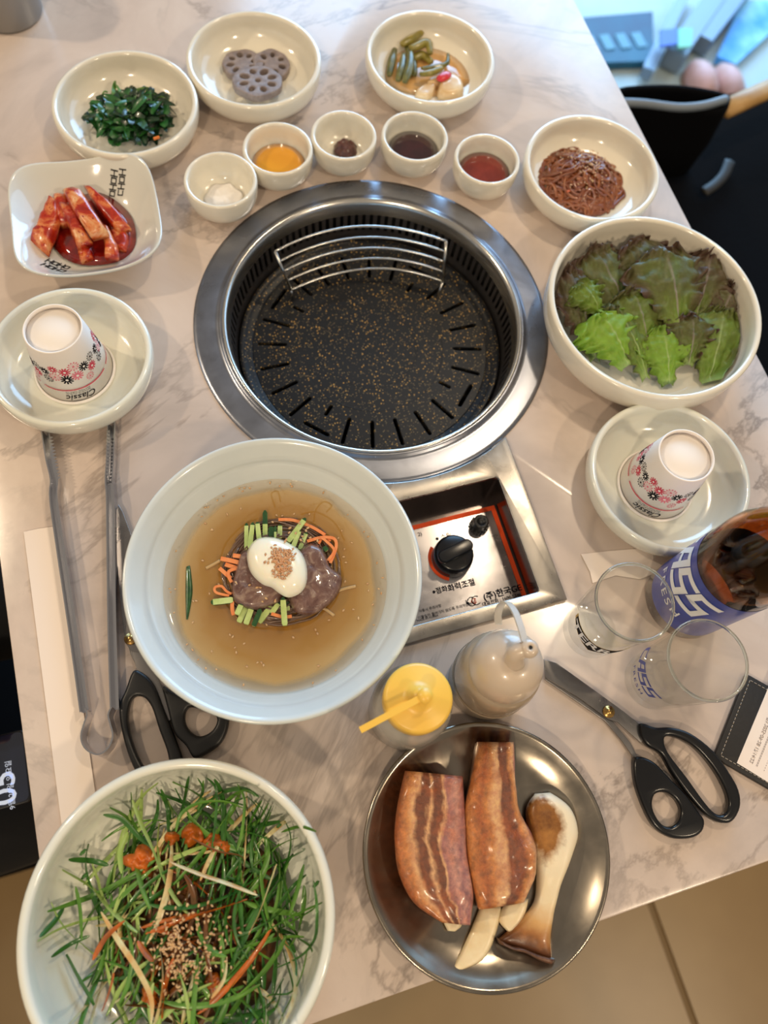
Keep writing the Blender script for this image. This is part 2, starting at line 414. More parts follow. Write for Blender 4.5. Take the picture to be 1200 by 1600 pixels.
# ------------------------------------------------------------------ grill
grill = thing('table_grill', (0, 0, 0), 'round stainless barbecue grill with black flecked pan, sunk in the table', 'grill')
lathe('flange', [(.1375, -.004), (.1395, .002), (.142, .0042), (.1445, .0046), (.146, .0036), (.1475, .0022), (.150, .0024), (.166, .0016), (.1695, .0012), (.170, .0002), (.170, 0.0), (.150, -.001), (.1395, -.006)], M['steel'], grill, 128)
def lift_seams():
    lathe('inner_rim', [(.1365, -.012), (.1378, .0005), (.1400, .0052), (.1425, .0056), (.1432, .0046), (.1412, .004), (.1392, -.001), (.1385, -.012)], M['wire'], grill, 128)
lift_seams()
def basket():
    N = 110; vs = []; fs = []
    rows = [(-.006, .1372), (-.011, .1370), (-.033, .1345), (-.050, .1325)]
    for z, r in rows:
        for rr in (r, r + .0015):
            for i in range(N * 2): 
                a = 2 * pi * (i // 2 + (0 if i % 2 == 0 else .52)) / N; vs.append((rr * cos(a), rr * sin(a), z))
    n = N * 2
    def V(row, side, i): return (row * 2 + side) * n + i % n
    for row in range(3):
        for i in range(n):
            if row == 1 and i % 2 == 1: continue
            fs.append((V(row, 0, i), V(row + 1, 0, i), V(row + 1, 0, i + 1), V(row, 0, i + 1)))
            fs.append((V(row, 1, i), V(row, 1, i + 1), V(row + 1, 1, i + 1), V(row + 1, 1, i)))
            if row == 1:
                fs.append((V(1, 0, i), V(1, 1, i), V(2, 1, i), V(2, 0, i))); fs.append((V(1, 0, i + 1), V(2, 0, i + 1), V(2, 1, i + 1), V(1, 1, i + 1)))
    mesh('slotted_basket', vs, fs, M['darksteel'], grill, False)
basket()
lathe('outer_chamber', [(.150, -.008), (.150, -.075), (0, -.075)], M['void'], grill, 64)  # black wall supplies the dark seen through the slots
def slot(r0, r1, ang, w, mid=None):
    c, s = cos(ang), sin(ang); out = []
    for k in range(5): q = -pi / 2 + pi * k / 4; x, y = r1 + w * cos(q), w * sin(q); out.append((x, y))
    for k in range(5): q = pi / 2 + pi * k / 4; x, y = r0 + w * cos(q), w * sin(q); out.append((x, y))
    return [(x * c - y * s, x * s + y * c) for x, y in out]
outs = [circle(.1185, 96)]
for k in range(24):
    a = radians(k * 15 - 90)
    if k % 6 == 3:
        outs.append(slot(.080, .090, a, .0017))
        t = slot(-.0125, .0125, pi / 2, .0019); outs.append([((x + .1085) * cos(a) - y * sin(a), (x + .1085) * sin(a) + y * cos(a)) for x, y in t])
    else: outs.append(slot(.086, .112, a, .0018))
pp = plate('pan_plate', outs, .004, .0006, M['pan'], grill, -.050); pp.data.polygons.foreach_set('use_smooth', [False] * len(pp.data.polygons))
lathe('pan_rim', [(.1180, -.047), (.1195, -.0455), (.1225, -.0455), (.126, -.0435), (.1300, -.041), (.1315, -.0425), (.1318, -.050), (.1185, -.052)], M['pan'], grill, 96)
for r in (.046, .0478, .0735): lathe('pan_groove', [(r - .0006, -.0461), (r, -.0456), (r + .0006, -.0461)], M['pan'], grill, 80)
def rack():
    zb, zt = -.030, .014
    t = thing('wire_rack', (0, 0.09, -.0455), 'curved chrome wire splash rack of five bars standing in the grill pan', 'rack')
    L = Vector((0, 0.09, -.0455))
    bl, br = at(455, 453, zb), at(692, 440, zb); tl, tr = at(430, 393, zt), at(697, 377, zt)
    mb, mt = at(578, 420, zb), at(560, 354, zt)
    for k in range(5):
        s = k / 4; a = bl.lerp(tl, s); b = br.lerp(tr, s); m = mb.lerp(mt, s)
        c = 2 * m - (a + b) / 2
        pts = [(1 - u) ** 2 * a + 2 * u * (1 - u) * c + u * u * b - L for u in [i / 20 for i in range(21)]]
        tube('rack_bar', pts, .00135 if k in (0, 4) else .0012, M['wire'], t, 8)
    fl, fr = at(457, 466, -.044), at(684, 462, -.044)
    tube('side_bar', [tl - L, bl - L], .0016, M['wire'], t, 8); tube('side_bar', [tr - L, br - L], .0016, M['wire'], t, 8)
    for a, b in ((bl, fl), (br, fr)): tube('leg', [b - L, (a + b) / 2 - L, a - L], .0015, M['wire'], t, 8)
    a2, b2 = at(447, 425, -.004), at(690, 412, -.004)
rack()

# ------------------------------------------------------------------ control panel
def control_panel():
    X, Y0, Y1 = .082, -.308, -.150
    t = thing('control_panel', (0, -.23, 0), 'square steel gas control box with black knob, let into the table', 'control panel')
    O = Vector((0, -.23, 0))
    tr, br = at(778, 745, .004) - O, at(842, 924, .004) - O
    x1 = (tr.x + br.x) / 2; y1 = tr.y; y0 = br.y
    outer = rrect(-X, Y0 + .23, X, Y1 + .23 + .02, .004)
    # outer edge follows the round flange at the top
    R = .1712; pts = []
    for (x, y) in [(X, Y0 + .23), ]: pass
    top = [(R * sin(radians(a)), -R * cos(radians(a)) + .23) for a in range(28, -29, -2)]
    outer = [(-X, Y0 + .23), (X, Y0 + .23)] + [(X, top[0][1])] + top + [(-X, top[-1][1])]
    plate('frame', [outer, rrect(-x1, y0, x1, y1, .003)], .0045, .0012, M['panelsteel'], t, 0)
    zf = -.030; vs = []; fs = []
    a = rrect(-x1 - .0005, y0 - .0005, x1 + .0005, y1 + .0005, .003, 3); n = len(a)
    for z in (.003, zf): vs += [(x, y, z) for x, y in a]
    fs = [(i, n + i, n + (i + 1) % n, (i + 1) % n) for i in range(n)] + [tuple(range(n, 2 * n))]
    sharp(mesh('recess', vs, fs, M['mirror'], t), 30)
    # plate with printing lies in the recess
    zs = zf + .0012
    def W(px, py, z=zs): return at(px, py, z) - O
    xa, xb, ya, yb = -x1 + .002, x1 - .001, y0 + .001, W(750, 795).y
    face = plate('face_plate', [rrect(xa, ya, xb, yb, .002)], .001, .0003, M['faceplate'], t, zf + .0002)
    zp = zs + .0004
    def flat(name, pts, m): return mesh(name, [(x, y, zp) for x, y in pts], [tuple(range(len(pts)))], m, t, False)
    bw = .0042
    flat('printed_border', [(xa, yb - bw), (xb, yb - bw), (xb, yb), (xa, yb)], M['orange'])
    flat('printed_border', [(xb - bw, ya), (xb, ya), (xb, yb - bw), (xb - bw, yb - bw)], M['orange'])
    def lab(s, px, py, size, m=M['ink'], bold=0.0, align='CENTER', name='lettering', sp=1.0):
        c = W(px, py); text_on(name, s, size, m, t, lambda x, y: (c.x + x, c.y + y, zp + .0002), 0, bold, align, 1.0)
    k = W(706, 872, zs)
    def dot(px, py, r):
        c = W(px, py); flat('printed_dot', circle(r, 16, c.x, c.y), M['ink'])
    dot(683, 842, .0013); lab('소림', 697, 838, .0060); dot(678, 925, .0013); lab('점화', 690, 922, .0060, bold=.01)
    lab('화력조절', 721, 915, .0070, bold=.01)
    lab('(주)한국GE', 785, 926, .0078, bold=.012); lab('대표전화 : 1600-5246', 784, 937, .0042)
    lab('2)', 656, 835, .005)
    lab('사용시 주의사항', 672, 951, .0031); lab('⚠ 이물질이 들어가지 않도록 주의하십시오.', 694, 955, .0032); lab('MADE IN KOREA', 668, 966, .0026)
    # round emblem
    c = W(737, 940)
    def ringpoly(r0, r1, a0, a1, cx, n=14):
        p = [(cx + r1 * cos(radians(a0 + (a1 - a0) * i / n)), c.y + r1 * sin(radians(a0 + (a1 - a0) * i / n))) for i in range(n + 1)]
        q = [(cx + r0 * cos(radians(a0 + (a1 - a0) * i / n)), c.y + r0 * sin(radians(a0 + (a1 - a0) * i / n))) for i in range(n, -1, -1)]
        return p, q
    def arc(r0, r1, a0, a1, cx, m):
        p, q = ringpoly(r0, r1, a0, a1, cx); N = len(p); q = q[::-1]
        mesh('emblem', [(x, y, zp + .0002) for x, y in p + q], [(i, i + 1, N + i + 1, N + i) for i in range(N - 1)], m, t, False)
    arc(.0036, .0042, 50, 310, c.x, M['ink']); arc(.0036, .0042, 50, 310, c.x + .0042, M['ink']); arc(.0020, .0025, 30, 330, c.x + .0022, M['orange'])
    lab('K', 731, 941, .0062); lab('GE', 740, 940, .0040, M['orange'])
    # red power arc beside the knob
    def karc(r0, r1, a0, a1, m):
        N = 16; p = [(k.x + r * cos(radians(a0 + (a1 - a0) * i / N)), k.y + r * sin(radians(a0 + (a1 - a0) * i / N)), zp + .0001) for r in (r0, r1) for i in range(N + 1)]
        mesh('power_arc', p, [(i, i + 1, N + 2 + i, N + 1 + i) for i in range(N)], m, t, False)
    karc(.0185, .0215, 135, 245, M['orange'])
    # knob
    kn = lathe('knob', [(0, .016), (.0150, .016), (.0168, .0145), (.0178, .010), (.0182, .002), (.0182, 0), (0, 0)], M['black'], t, 48, (k.x, k.y, zs + .0005))
    g = plate('grip', [rrect(-.0168, -.0055, .0168, .0055, .005)], .007, .0015, M['black'], kn, .0155); g.rotation_euler = (0, 0, radians(12))
    n2 = W(748, 822, zs)
    ig = mesh('igniter', *lathe_data([(0, .012), (.0035, .012), (.0036, .0132), (.0062, .0132), (.0068, .012), (.0068, .004), (.0075, .003), (.0075, 0)], 32), M['blackmatte'], t, True, (n2.x, n2.y, zs))
    for i in range(16):
        a = 2 * pi * i / 16; vs, fs = box_data((.0078 * cos(a), .0078 * sin(a), .0025), (.002, .0016, .004), a); mesh('tooth', vs, fs, M['blackmatte'], ig, False)
M['mirror'] = mk_steel('recess_side_steel', (120, 108, 104), .16, (6, 6, 6), .05)
M['faceplate'] = mk_steel('silver_printed_plate', (214, 210, 212), .26, (6, 6, 6), .08)
control_panel()

# ------------------------------------------------------------------ bowls
def px_circle_center(pl, z, R, ytop=None):
    return None
def bowl_profile(R, H, foot=.62, floor=.60, t=.006, fz=.006, bulge=.0):
    P = [(0, .0015), (R * foot - .004, .0015), (R * foot - .002, 0), (R * foot, 0), (R * (foot + .05), .0025)]
    for i in range(1, 9):
        q = i / 8; a = q * pi / 2
        P.append((R * (foot + .05) + (R * 1.0 - R * (foot + .05)) * sin(a), .0025 + (H * .62) * (1 - cos(a))))
    P += [(R * 1.002, H * .80), (R, H - t * .45), (R - t * .15, H - t * .12), (R - t * .5, H), (R - t * .85, H - t * .12), (R - t, H - t * .5)]
    ri = R - t; fr = R * floor
    for i in range(8, -1, -1):
        q = i / 8; a = q * pi / 2
        P.append((fr + (ri - fr) * sin(a) * .985 + 0, fz + (H * .72 - fz) * (1 - cos(a))))
    P += [(fr * .6, fz - .0004), (0, fz - .0005)]
    return P
def bowl(name, x, y, R, H, mat, label, cat='bowl', group=None, **kw):
    o = lathe(name, bowl_profile(R, H, **kw), mat, None, 96, (x, y, 0.0002))
    return tag(o, label, cat, group)
B = {}
def addbowl(key, x, y, R, H, mat, label, name='side_dish_bowl', **kw):
    B[key] = (x, y, R, H); return bowl(name, x, y, R, H, mat, label, **kw)
addbowl('spin', -.1797, .280, .071, .035, M['ceramic'], 'cream round side dish bowl holding seasoned dark green seaweed and greens')
addbowl('lotus', -.0419, .3146, .0695, .035, M['ceramic'], 'cream round side dish bowl holding grey lotus root slices')
addbowl('veg', .142, .283, .0692, .035, M['ceramic'], 'cream round side dish bowl holding pickled green chilies and onion')
addbowl('jap', .2597, .1040, .0700, .035, M['ceramic'], 'cream round side dish bowl holding brown glass noodles')
addbowl('let', .2472, -.0740, .1008, .050, M['ceramic'], 'large cream round bowl holding red and green lettuce leaves', 'salad_bowl', foot=.60, floor=.66)
addbowl('pr', .1995, -.2325, .0715, .034, M['celadon'], 'pale round dish under the paper cup beside the beer bottle', 'side_dish_bowl')
addbowl('pl', -.2745, .0045, .0695, .034, M['celadon'], 'pale round dish under the paper cup above the steel tongs', 'side_dish_bowl')
addbowl('sal', -.2646, -.4500, .1010, .060, M['celadon'], 'large pale green-white bowl holding shredded scallion salad', 'salad_bowl', foot=.55, floor=.60, t=.007)
small = dict(foot=.55, floor=.55, t=.0042, fz=.006)
addbowl('salt', -.1088, .1655, .0350, .034, M['ceramic'], 'small white sauce cup holding salt', 'sauce_cup', cat='cup', **small)
addbowl('oil', -.0460, .1925, .0345, .034, M['ceramic'], 'small cream sauce cup holding yellow oil', 'sauce_cup', cat='cup', **small)
addbowl('paste', .0226, .1960, .0330, .034, M['ceramic'], 'small cream sauce cup holding a lump of brown soybean paste', 'sauce_cup', cat='cup', **small)
addbowl('dark', .0928, .1800, .0340, .034, M['ceramic'], 'small cream sauce cup holding dark purple-brown dipping sauce', 'sauce_cup', cat='cup', **small)
addbowl('red', .1563, .1365, .0335, .034, M['ceramic'], 'small cream sauce cup holding reddish brown chili sauce', 'sauce_cup', cat='cup', **small)
def wavy(cx, cy, r, amp, n=40, seed=0, sx=1, sy=1):
    return [(cx + sx * r * (1 + amp * noise.noise(Vector((cos(a) * 1.7 + seed, sin(a) * 1.7, seed)))) * cos(a), cy + sy * r * (1 + amp * noise.noise(Vector((cos(a) * 1.7 + seed, sin(a) * 1.7, seed)))) * sin(a)) for a in [2 * pi * i / n for i in range(n)]]
def liquid(name, key, r, z, mat, label, cat='sauce', amp=0.0, dx=0, dy=0):
    x, y = B[key][:2]
    t = dome(name, wavy(dx, dy, r, amp, 48, 3), 0, .0012, mat, None, 4, 0, flat=.2); t.location = (x, y, z)
    return tag(t, label, cat, None, 'stuff')
M['oil'] = pm('yellow_oil', (226, 158, 34), .06, coat=1)
M['soy'] = pm('dark_sauce', (58, 14, 22), .07, coat=1, vary=(44, 10, 18))
M['chili'] = pm('chili_sauce', (132, 44, 30), .12, coat=.8, vary=(116, 36, 24))
liquid('cooking_oil', 'oil', .0262, .0135, M['oil'], 'yellow cooking oil filling a small sauce cup', 'oil')
liquid('dipping_sauce', 'dark', .0255, .0155, M['soy'], 'dark purple-brown dipping sauce in a small cup')
liquid('chili_sauce', 'red', .0262, .0160, M['chili'], 'reddish brown chili sauce in the small cup nearest the glass noodles')
def salt_paste():
    x, y = B['salt'][:2]; m = pm('salt', (244, 240, 236), .6, bump=(900, .6, .001))
    o = dome('salt', wavy(x, y, .019, .25, 36, 5), .0062, .006, m, None, 7, .0012, 300, .9); tag(o, 'heap of white salt in a small cup', 'salt', None, 'stuff')
    x, y = B['paste'][:2]; m = pm('soybean_paste', (92, 46, 36), .3, coat=.4, vary=(64, 28, 24), vscale=250, bump=(500, .8, .002))
    q = at(538, 229, .012)
    o = dome('soybean_paste', wavy(q.x, q.y, .0125, .4, 36, 2), .0062, .011, m, None, 8, .0035, 260, .7); tag(o, 'lump of dark brown soybean paste in a small cup', 'paste')
salt_paste()

# square kimchi dish ------------------------------------------------
def kimchi_dish():
    z = .034
    tl, tr, br, bl = at(22, 268, z), at(212, 246, z), at(243, 395, z), at(48, 424, z)
    c = (tl + tr + br + bl) / 4; c.z = 0
    rot = atan2((tr - tl + br - bl).y, (tr - tl + br - bl).x)
    half = ((tr - tl).length + (br - bl).length + (tl - bl).length + (tr - br).length) / 8 * 1.15
    t = thing('kimchi_dish', (c.x, c.y, 0.0002), 'square grey-white dish with rounded corners and black lettering, holding kimchi', 'dish')
    N = 96; vs = []; rings = []
    def ring(h, e, zz, cz=0):
        b = len(vs)
        for i in range(N):
            a = 2 * pi * i / N + rot; aa = 2 * pi * i / N
            r = h / ((abs(cos(aa)) ** e + abs(sin(aa)) ** e) ** (1 / e))
            corner = (abs(sin(2 * aa))) ** 3
            vs.append((r * cos(a), r * sin(a), zz + cz * corner))
        rings.append(b)
    ring(half * .03, 2, .0045)
    ring(half * .30, 2, .0045); ring(half * .52, 2.2, .0052); ring(half * .66, 2.6, .0085, .001); ring(half * .80, 3.0, .0155, .002); ring(half * .93, 3.6, .0245, .004)
    ring(half * 1.0, 4, .0295, .0055); ring(half * 1.02, 4.1, .0302, .006); ring(half * 1.03, 4.1, .0290, .006); ring(half * 1.015, 4, .0265, .0055)
    ring(half * .93, 3.4, .0200, .003); ring(half * .78, 2.8, .0105, .001); ring(half * .6, 2.2, .003); ring(half * .5, 2, 0); ring(half * .46, 2, 0); ring(half * .44, 2, .0015); ring(half * .02, 2, .0015)
    fs = []
    for a, b in zip(rings, rings[1:]):
        for i in range(N): fs.append((a + i, b + i, b + (i + 1) % N, a + (i + 1) % N))
    fs.append(tuple(rings[0] + i for i in range(N))); fs.append(tuple(rings[-1] + i for i in reversed(range(N))))
    o = mesh('dish_body', vs, fs, M['dishwhite'], t)
    # height of the inside at a local point
    prof = [(0, .0045, 0), (.30, .0045, 0), (.52, .0052, 0), (.66, .0085, .001), (.80, .0155, .002), (.93, .0245, .004), (1.0, .0295, .0055)]
    es = [2, 2, 2.2, 2.6, 3.0, 3.6, 4]
    def hz(x, y):
        a = atan2(y, x) - rot; r = hypot(x, y); pr = 0; pz = .0045
        for (h, zz, cz), e in zip(prof, es):
            rr = h * half / ((abs(cos(a)) ** e + abs(sin(a)) ** e) ** (1 / e)); z2 = zz + cz * abs(sin(2 * a)) ** 3
            if rr >= r: f = (r - pr) / max(rr - pr, 1e-6); return pz + (z2 - pz) * f
            pr, pz = rr, z2
        return pz
    # lattice lettering CHOH in two rows at two corners: strokes on the sloping wall
    glyph = {'C': [((1, 0), (0, 0)), ((0, 0), (0, 1)), ((0, 1), (1, 1))], 'H': [((0, -.2), (0, 1.2)), ((1, -.2), (1, 1.2)), ((0, .5), (1, .5))], 'O': [((0, 0), (1, 0)), ((1, 0), (1, 1)), ((1, 1), (0, 1)), ((0, 1), (0, 0))]}
    def word(rows, org, ux, uy, sz):
        V = []; F = []
        for ri, row in enumerate(rows):
            for ci, ch in enumerate(row):
                for (a, b) in glyph[ch]:
                    def Q(p): 
                        u = ci * 1.35 + p[0] + ri * .45; v = -ri * 1.75 + p[1]; v *= 1.25
                        s = org + ux * (u * sz) + uy * (v * sz); return s
                    A, Bq = Q(a), Q(b); d = (Bq - A).normalized(); nn = Vector((-d.y, d.x, 0)) * sz * .13; A = A - d * sz * .1; Bq = Bq + d * sz * .1
                    K = 3
                    for k in range(K + 1):
                        P = A.lerp(Bq, k / K)
                        for s in (-1, 1): p = P + nn * s; V.append((p.x, p.y, hz(p.x, p.y) + .0005))
                    b0 = len(V) - 2 * (K + 1)
                    for k in range(K): F.append((b0 + 2 * k, b0 + 2 * k + 1, b0 + 2 * k + 3, b0 + 2 * k + 2))
        mesh('lettering', V, F, M['ink'], t, False)
    p0 = at(179, 291, .024) - c; p1 = at(191, 262, .024) - c; d = (p1 - p0); d.z = 0; d.normalize(); n = Vector((-d.y, d.x, 0))
    p0.z = 0; word(['OHOH', 'CHOH'], p0 + n*.004, d, n, .0037)
    p0 = at(101, 420, .020) - c; p1 = at(56, 407, .020) - c; d = (p1 - p0); d.z = 0; d.normalize(); n = Vector((-d.y, d.x, 0))
    p0.z = 0; word(['CHOH', 'OHOH'], p0 + n*-.001, d, n, .0040)
    return c, hz
M['dishwhite'] = pm('grey_white_glaze', (218, 217, 208), .1, coat=1)
kc, khz = kimchi_dish()
def mk_kimchi():
    k = NT('kimchi_leaf'); b = k.b; q = k.noise(55, 5, .6, .8); q2 = k.noise(300, 4, .6)
    c = k.ramp(q.outputs['Fac'], [(.32, lin((140, 20, 10))), (.47, lin((180, 48, 20))), (.57, lin((214, 122, 66))), (.70, lin((230, 180, 128)))])
    c = k.mix(k.ramp(q2.outputs['Fac'], [(.60, (0, 0, 0, 1)), (.66, (1, 1, 1, 1))]), c, lin((150, 20, 14)))
    k.l(c, b.inputs['Base Color']); b.inputs['Roughness'].default_value = .22; b.inputs['Coat Weight'].default_value = .5
    k.bump(q2.outputs['Fac'], .5, .001); b.inputs['Subsurface Weight'].default_value = .1; b.inputs['Subsurface Scale'].default_value = .003
    return k.m
M['kimchi'] = mk_kimchi()
M['kimjuice'] = pm('kimchi_juice', (150, 26, 14), .08, coat=1, vary=(120, 16, 12), vscale=120)
def slab(name, left, right, z0, h, mat, parent=None, loc=None, nv=10, wob=.001, freq=120, edge=.35, bend=0, top=None, ends=True, rough=0, uflip=False, lp=None):
    "piece of food lofted between its two long outlines; top face carries UV (across, along)"
    A = smoothpath(left, 5); Bp = smoothpath(right, 5); n = len(A); vs = []; uv = []; fs = []
    for i in range(n):
        a, b = A[i], Bp[min(i, len(Bp) - 1)]; u = i / (n - 1)
        eu = min(1, min(u, 1 - u) * 9) ** .5
        for j in range(nv + 1):
            v = j / nv; e = (1 - abs(2 * v - 1) ** 4) ** .5
            p = a.lerp(b, v)
            hh = h * (edge + (1 - edge) * e * (0.35 + .65 * eu)) if 0 < j < nv else h * edge * .9
            zz = z0 + hh + wob * noise.noise(Vector((p.x * freq, p.y * freq, z0 * 99))) + bend * 4 * u * (1 - u)
            vs.append((p.x, p.y, zz)); uv.append((v, u))
    for i in range(n):
        a, b = A[i], Bp[min(i, len(Bp) - 1)]; u = i / (n - 1)
        for j in (0, nv):
            p = a.lerp(b, .05 if j == 0 else .95); vs.append((p.x, p.y, z0 + bend * 4 * u * (1 - u))); uv.append((j / nv, u))
    m = nv + 1
    for i in range(n - 1):
        for j in range(nv): fs.append((i * m + j, (i + 1) * m + j, (i + 1) * m + j + 1, i * m + j + 1))
        b0 = n * m + 2 * i
        fs.append((i * m, b0, b0 + 2, (i + 1) * m)); fs.append((i * m + nv, (i + 1) * m + nv, b0 + 3, b0 + 1)); fs.append((b0, b0 + 1, b0 + 3, b0 + 2))
    fs.append(tuple(list(range(nv + 1)) + [n * m + 1, n * m])); q = (n - 1) * m
    fs.append(tuple(reversed(list(range(q, q + nv + 1)) + [n * m + 2 * n - 1, n * m + 2 * n - 2])))
    o = mesh(name, vs, fs, mat, parent, True, (0, 0, 0), None, uv)
    bm = bmesh.new(); bm.from_mesh(o.data); bmesh.ops.recalc_face_normals(bm, faces=bm.faces); bm.to_mesh(o.data); bm.free()
    return o
def kimchi():
    def L(*pts, z=.015): return [at(x, y, z) for x, y in pts]
    o = dome('kimchi_juice', [(p.x, p.y) for p in smoothpath(L((92, 395), (75, 360), (95, 320), (140, 300), (170, 305), (200, 330), (211, 355), (210, 385), (190, 405), (155, 413), (120, 411), z=.011), 4, True)], .0095, .0012, M['kimjuice'], None, 4, 0, flat=.2)
    tag(o, 'red chili juice pooled under the kimchi', 'sauce', None, 'stuff')
    K = [('leftmost torn piece of kimchi cabbage, folded and orange-red', [(75, 300), (62, 335), (42, 368)], [(97, 312), (92, 350), (72, 392)], .010, .012, .004),
         ('pale thick kimchi stem strip left of the middle of the pile', [(88, 312), (105, 350), (118, 382)], [(108, 310), (128, 345), (142, 372)], .016, .011, .003),
         ('topmost pale kimchi strip with a deep red end', [(94, 290), (112, 325), (140, 366)], [(124, 290), (142, 320), (168, 360)], .024, .010, .004),
         ('long thin kimchi strip at the back right of the pile', [(128, 284), (150, 322), (180, 356)], [(140, 290), (172, 315), (203, 350)], .014, .010, .002),
         ('pale kimchi stem end at the front right of the pile', [(152, 345), (160, 372), (162, 398)], [(168, 350), (182, 378), (184, 398)], .014, .009, 0),
         ('dark red kimchi piece lying low at the right of the pile', [(168, 340), (172, 365), (178, 385)], [(190, 345), (200, 368), (196, 388)], .0105, .007, 0),
         ('small orange kimchi end at the front of the pile', [(118, 380), (120, 392), (124, 405)], [(138, 376), (142, 386), (144, 398)], .0105, .008, 0),
         ('dark red kimchi leaf behind the pale strips of the pile', [(80, 298), (84, 320), (90, 345)], [(104, 300), (112, 322), (112, 345)], .0125, .011, .002)]
    for lab, l, r, z, h, b in K:
        o = slab('kimchi_piece', L(*l, z=z + h), L(*r, z=z + h), z, h, M['kimchi'], None, None, 8, .003, 160, .45, b)
        tag(o, lab, 'kimchi')
    # smear marks on the dish
kimchi()

# ------------------------------------------------------------------ lotus root
def lotus():
    m = pm('lotus_root_flesh', (150, 136, 130), .5, vary=(124, 110, 106), vscale=120, bump=(400, .4, .001)); x, y = B['lotus'][:2]
    spec = [((379, 100), 34, .0075, 'lotus root slice lying at the left back of the slices, partly covered', 8, 0), ((424, 100), 31, .0080, 'lotus root slice lying at the right back of the slices, partly covered', 7, 20), ((403, 128), 40, .0155, 'grey lotus root slice on top with nine holes', 9, 8)]
    for (px, py), rp, z, lab, nh, a0 in spec:
        c = at(px, py, z + .006); r = rp * .00064
        ol = wavy(0, 0, r, .10, 60, nh)
        hs = [circle(r * .115, 16)] if nh == 9 else []
        for k in range(nh - (1 if nh == 9 else 0)):
            a = 2 * pi * k / (nh - (1 if nh == 9 else 0)) + radians(a0); rr = r * .60
            w0 = r * random.uniform(.13, .18)
            hs.append([(rr * cos(a) + w0 * (1.25 * cos(q) * cos(a) - .9 * sin(q) * sin(a)), rr * sin(a) + w0 * (1.25 * cos(q) * sin(a) + .9 * sin(q) * cos(a))) for q in [2 * pi * i / 14 for i in range(14)]])
        o = plate('lotus_root_slice', [ol] + hs, .0075, .0012, m, None, 0); o.location = (c.x, c.y, z)
        o.rotation_euler = (random.uniform(-.08, .08), random.uniform(-.08, .08), 0)
        if nh == 9: o.rotation_euler = (-.12, .02, 0)
        tag(o, lab, 'lotus root')
lotus()
# ------------------------------------------------------------------ greens
def leaf_strip(name, L, W, curl, mat, parent=None, n=8, fold=.3, twist=0.0, seed=0):
    vs = []; fs = []
    for i in range(n + 1):
        u = i / n; a = curl * u; x = L * (sin(a) / curl if abs(curl) > 1e-3 else u); z = L * ((1 - cos(a)) / curl if abs(curl) > 1e-3 else 0)
        w = W / 2 * (sin(pi * min(1, u * .9 + .1)) ** .6) + 1e-5; tw = twist * u
        for s in (-1, 0, 1): vs.append((x, s * w * cos(tw), z + (abs(s) * w * fold) + s * w * sin(tw) + .0008 * noise.noise(Vector((u * 4, s, seed)))))
    for i in range(n):
        for s in (0, 1): fs.append((i * 3 + s, (i + 1) * 3 + s, (i + 1) * 3 + s + 1, i * 3 + s + 1))
    return mesh(name, vs, fs, mat, parent)
def spinach():
    ms = [pm('dark_seaweed', (34, 64, 36), .3, coat=.25, vary=(14, 36, 22)), pm('dark_green_leaf', (48, 104, 44), .3, coat=.3, vary=(28, 74, 34)), pm('bright_green_leaf', (96, 140, 48), .35, vary=(70, 116, 40))]
    c = at(205, 183, .016)
    t = thing('seasoned_greens', (c.x, c.y, .0062), 'heap of dark green seaweed and leafy greens in a cream bowl', 'vegetables')
    protos = [[leaf_strip('leaf', random.uniform(.018, .030), random.uniform(.004, .010), random.uniform(-1.7, -.4), m, t, 8, random.uniform(-.4, .6), random.uniform(-1, 1), k) for k in range(4)] for m in ms]
    prs = [p for g in protos for p in g]; used = set()
    def put(p, loc, rot):
        if p.name in used: p = dup(p, t, loc, rot)
        else: used.add(p.name); p.location = loc; p.rotation_euler = rot
    for k in range(230):
        r = .036 * sqrt(random.random()); a = random.uniform(0, 2 * pi); x, y = r * cos(a) * 1.1, r * sin(a) * .85; h = .019 * (1 - (r / .038) ** 2)
        right = x > 0
        g = 0 if random.random() < (.75 if right else .35) else 1
        rz = random.uniform(0, 2 * pi); ln = .012
        put(random.choice(protos[g]), (x - ln * cos(rz), y - ln * sin(rz), random.uniform(.4, 1) * h + .009), (random.uniform(-.6, .6), random.uniform(-.3, .1), rz))
    for px, py, qx, qy in ((176, 150, 186, 105), (205, 145, 232, 135), (160, 160, 122, 157), (190, 150, 178, 118), (225, 150, 245, 148)):
        a = at(px, py, .02) - t.location; b = at(qx, qy, .024) - t.location; rz = atan2(b.y - a.y, b.x - a.x)
        put(protos[2][0] if py < 155 else protos[1][1], (a.x, a.y, a.z), (.3, -.25, rz))
    pts = smoothpath([at(168, 158, .016) - t.location, at(160, 150, .022) - t.location, at(163, 143, .024) - t.location, at(168, 144, .022) - t.location], 5)
    tube('stem', pts, .0008, ms[2], t, 6)
    mc = pm('carrot_piece', (222, 120, 40), .4); 
    for px, py in ((181, 175), (240, 217)):
        a = at(px, py, .026) - t.location; b = at(px + 9, py + (2 if px < 200 else -3), .026) - t.location
        tube('carrot_shred', [a, b], .0014, mc, t, 4)
spinach()
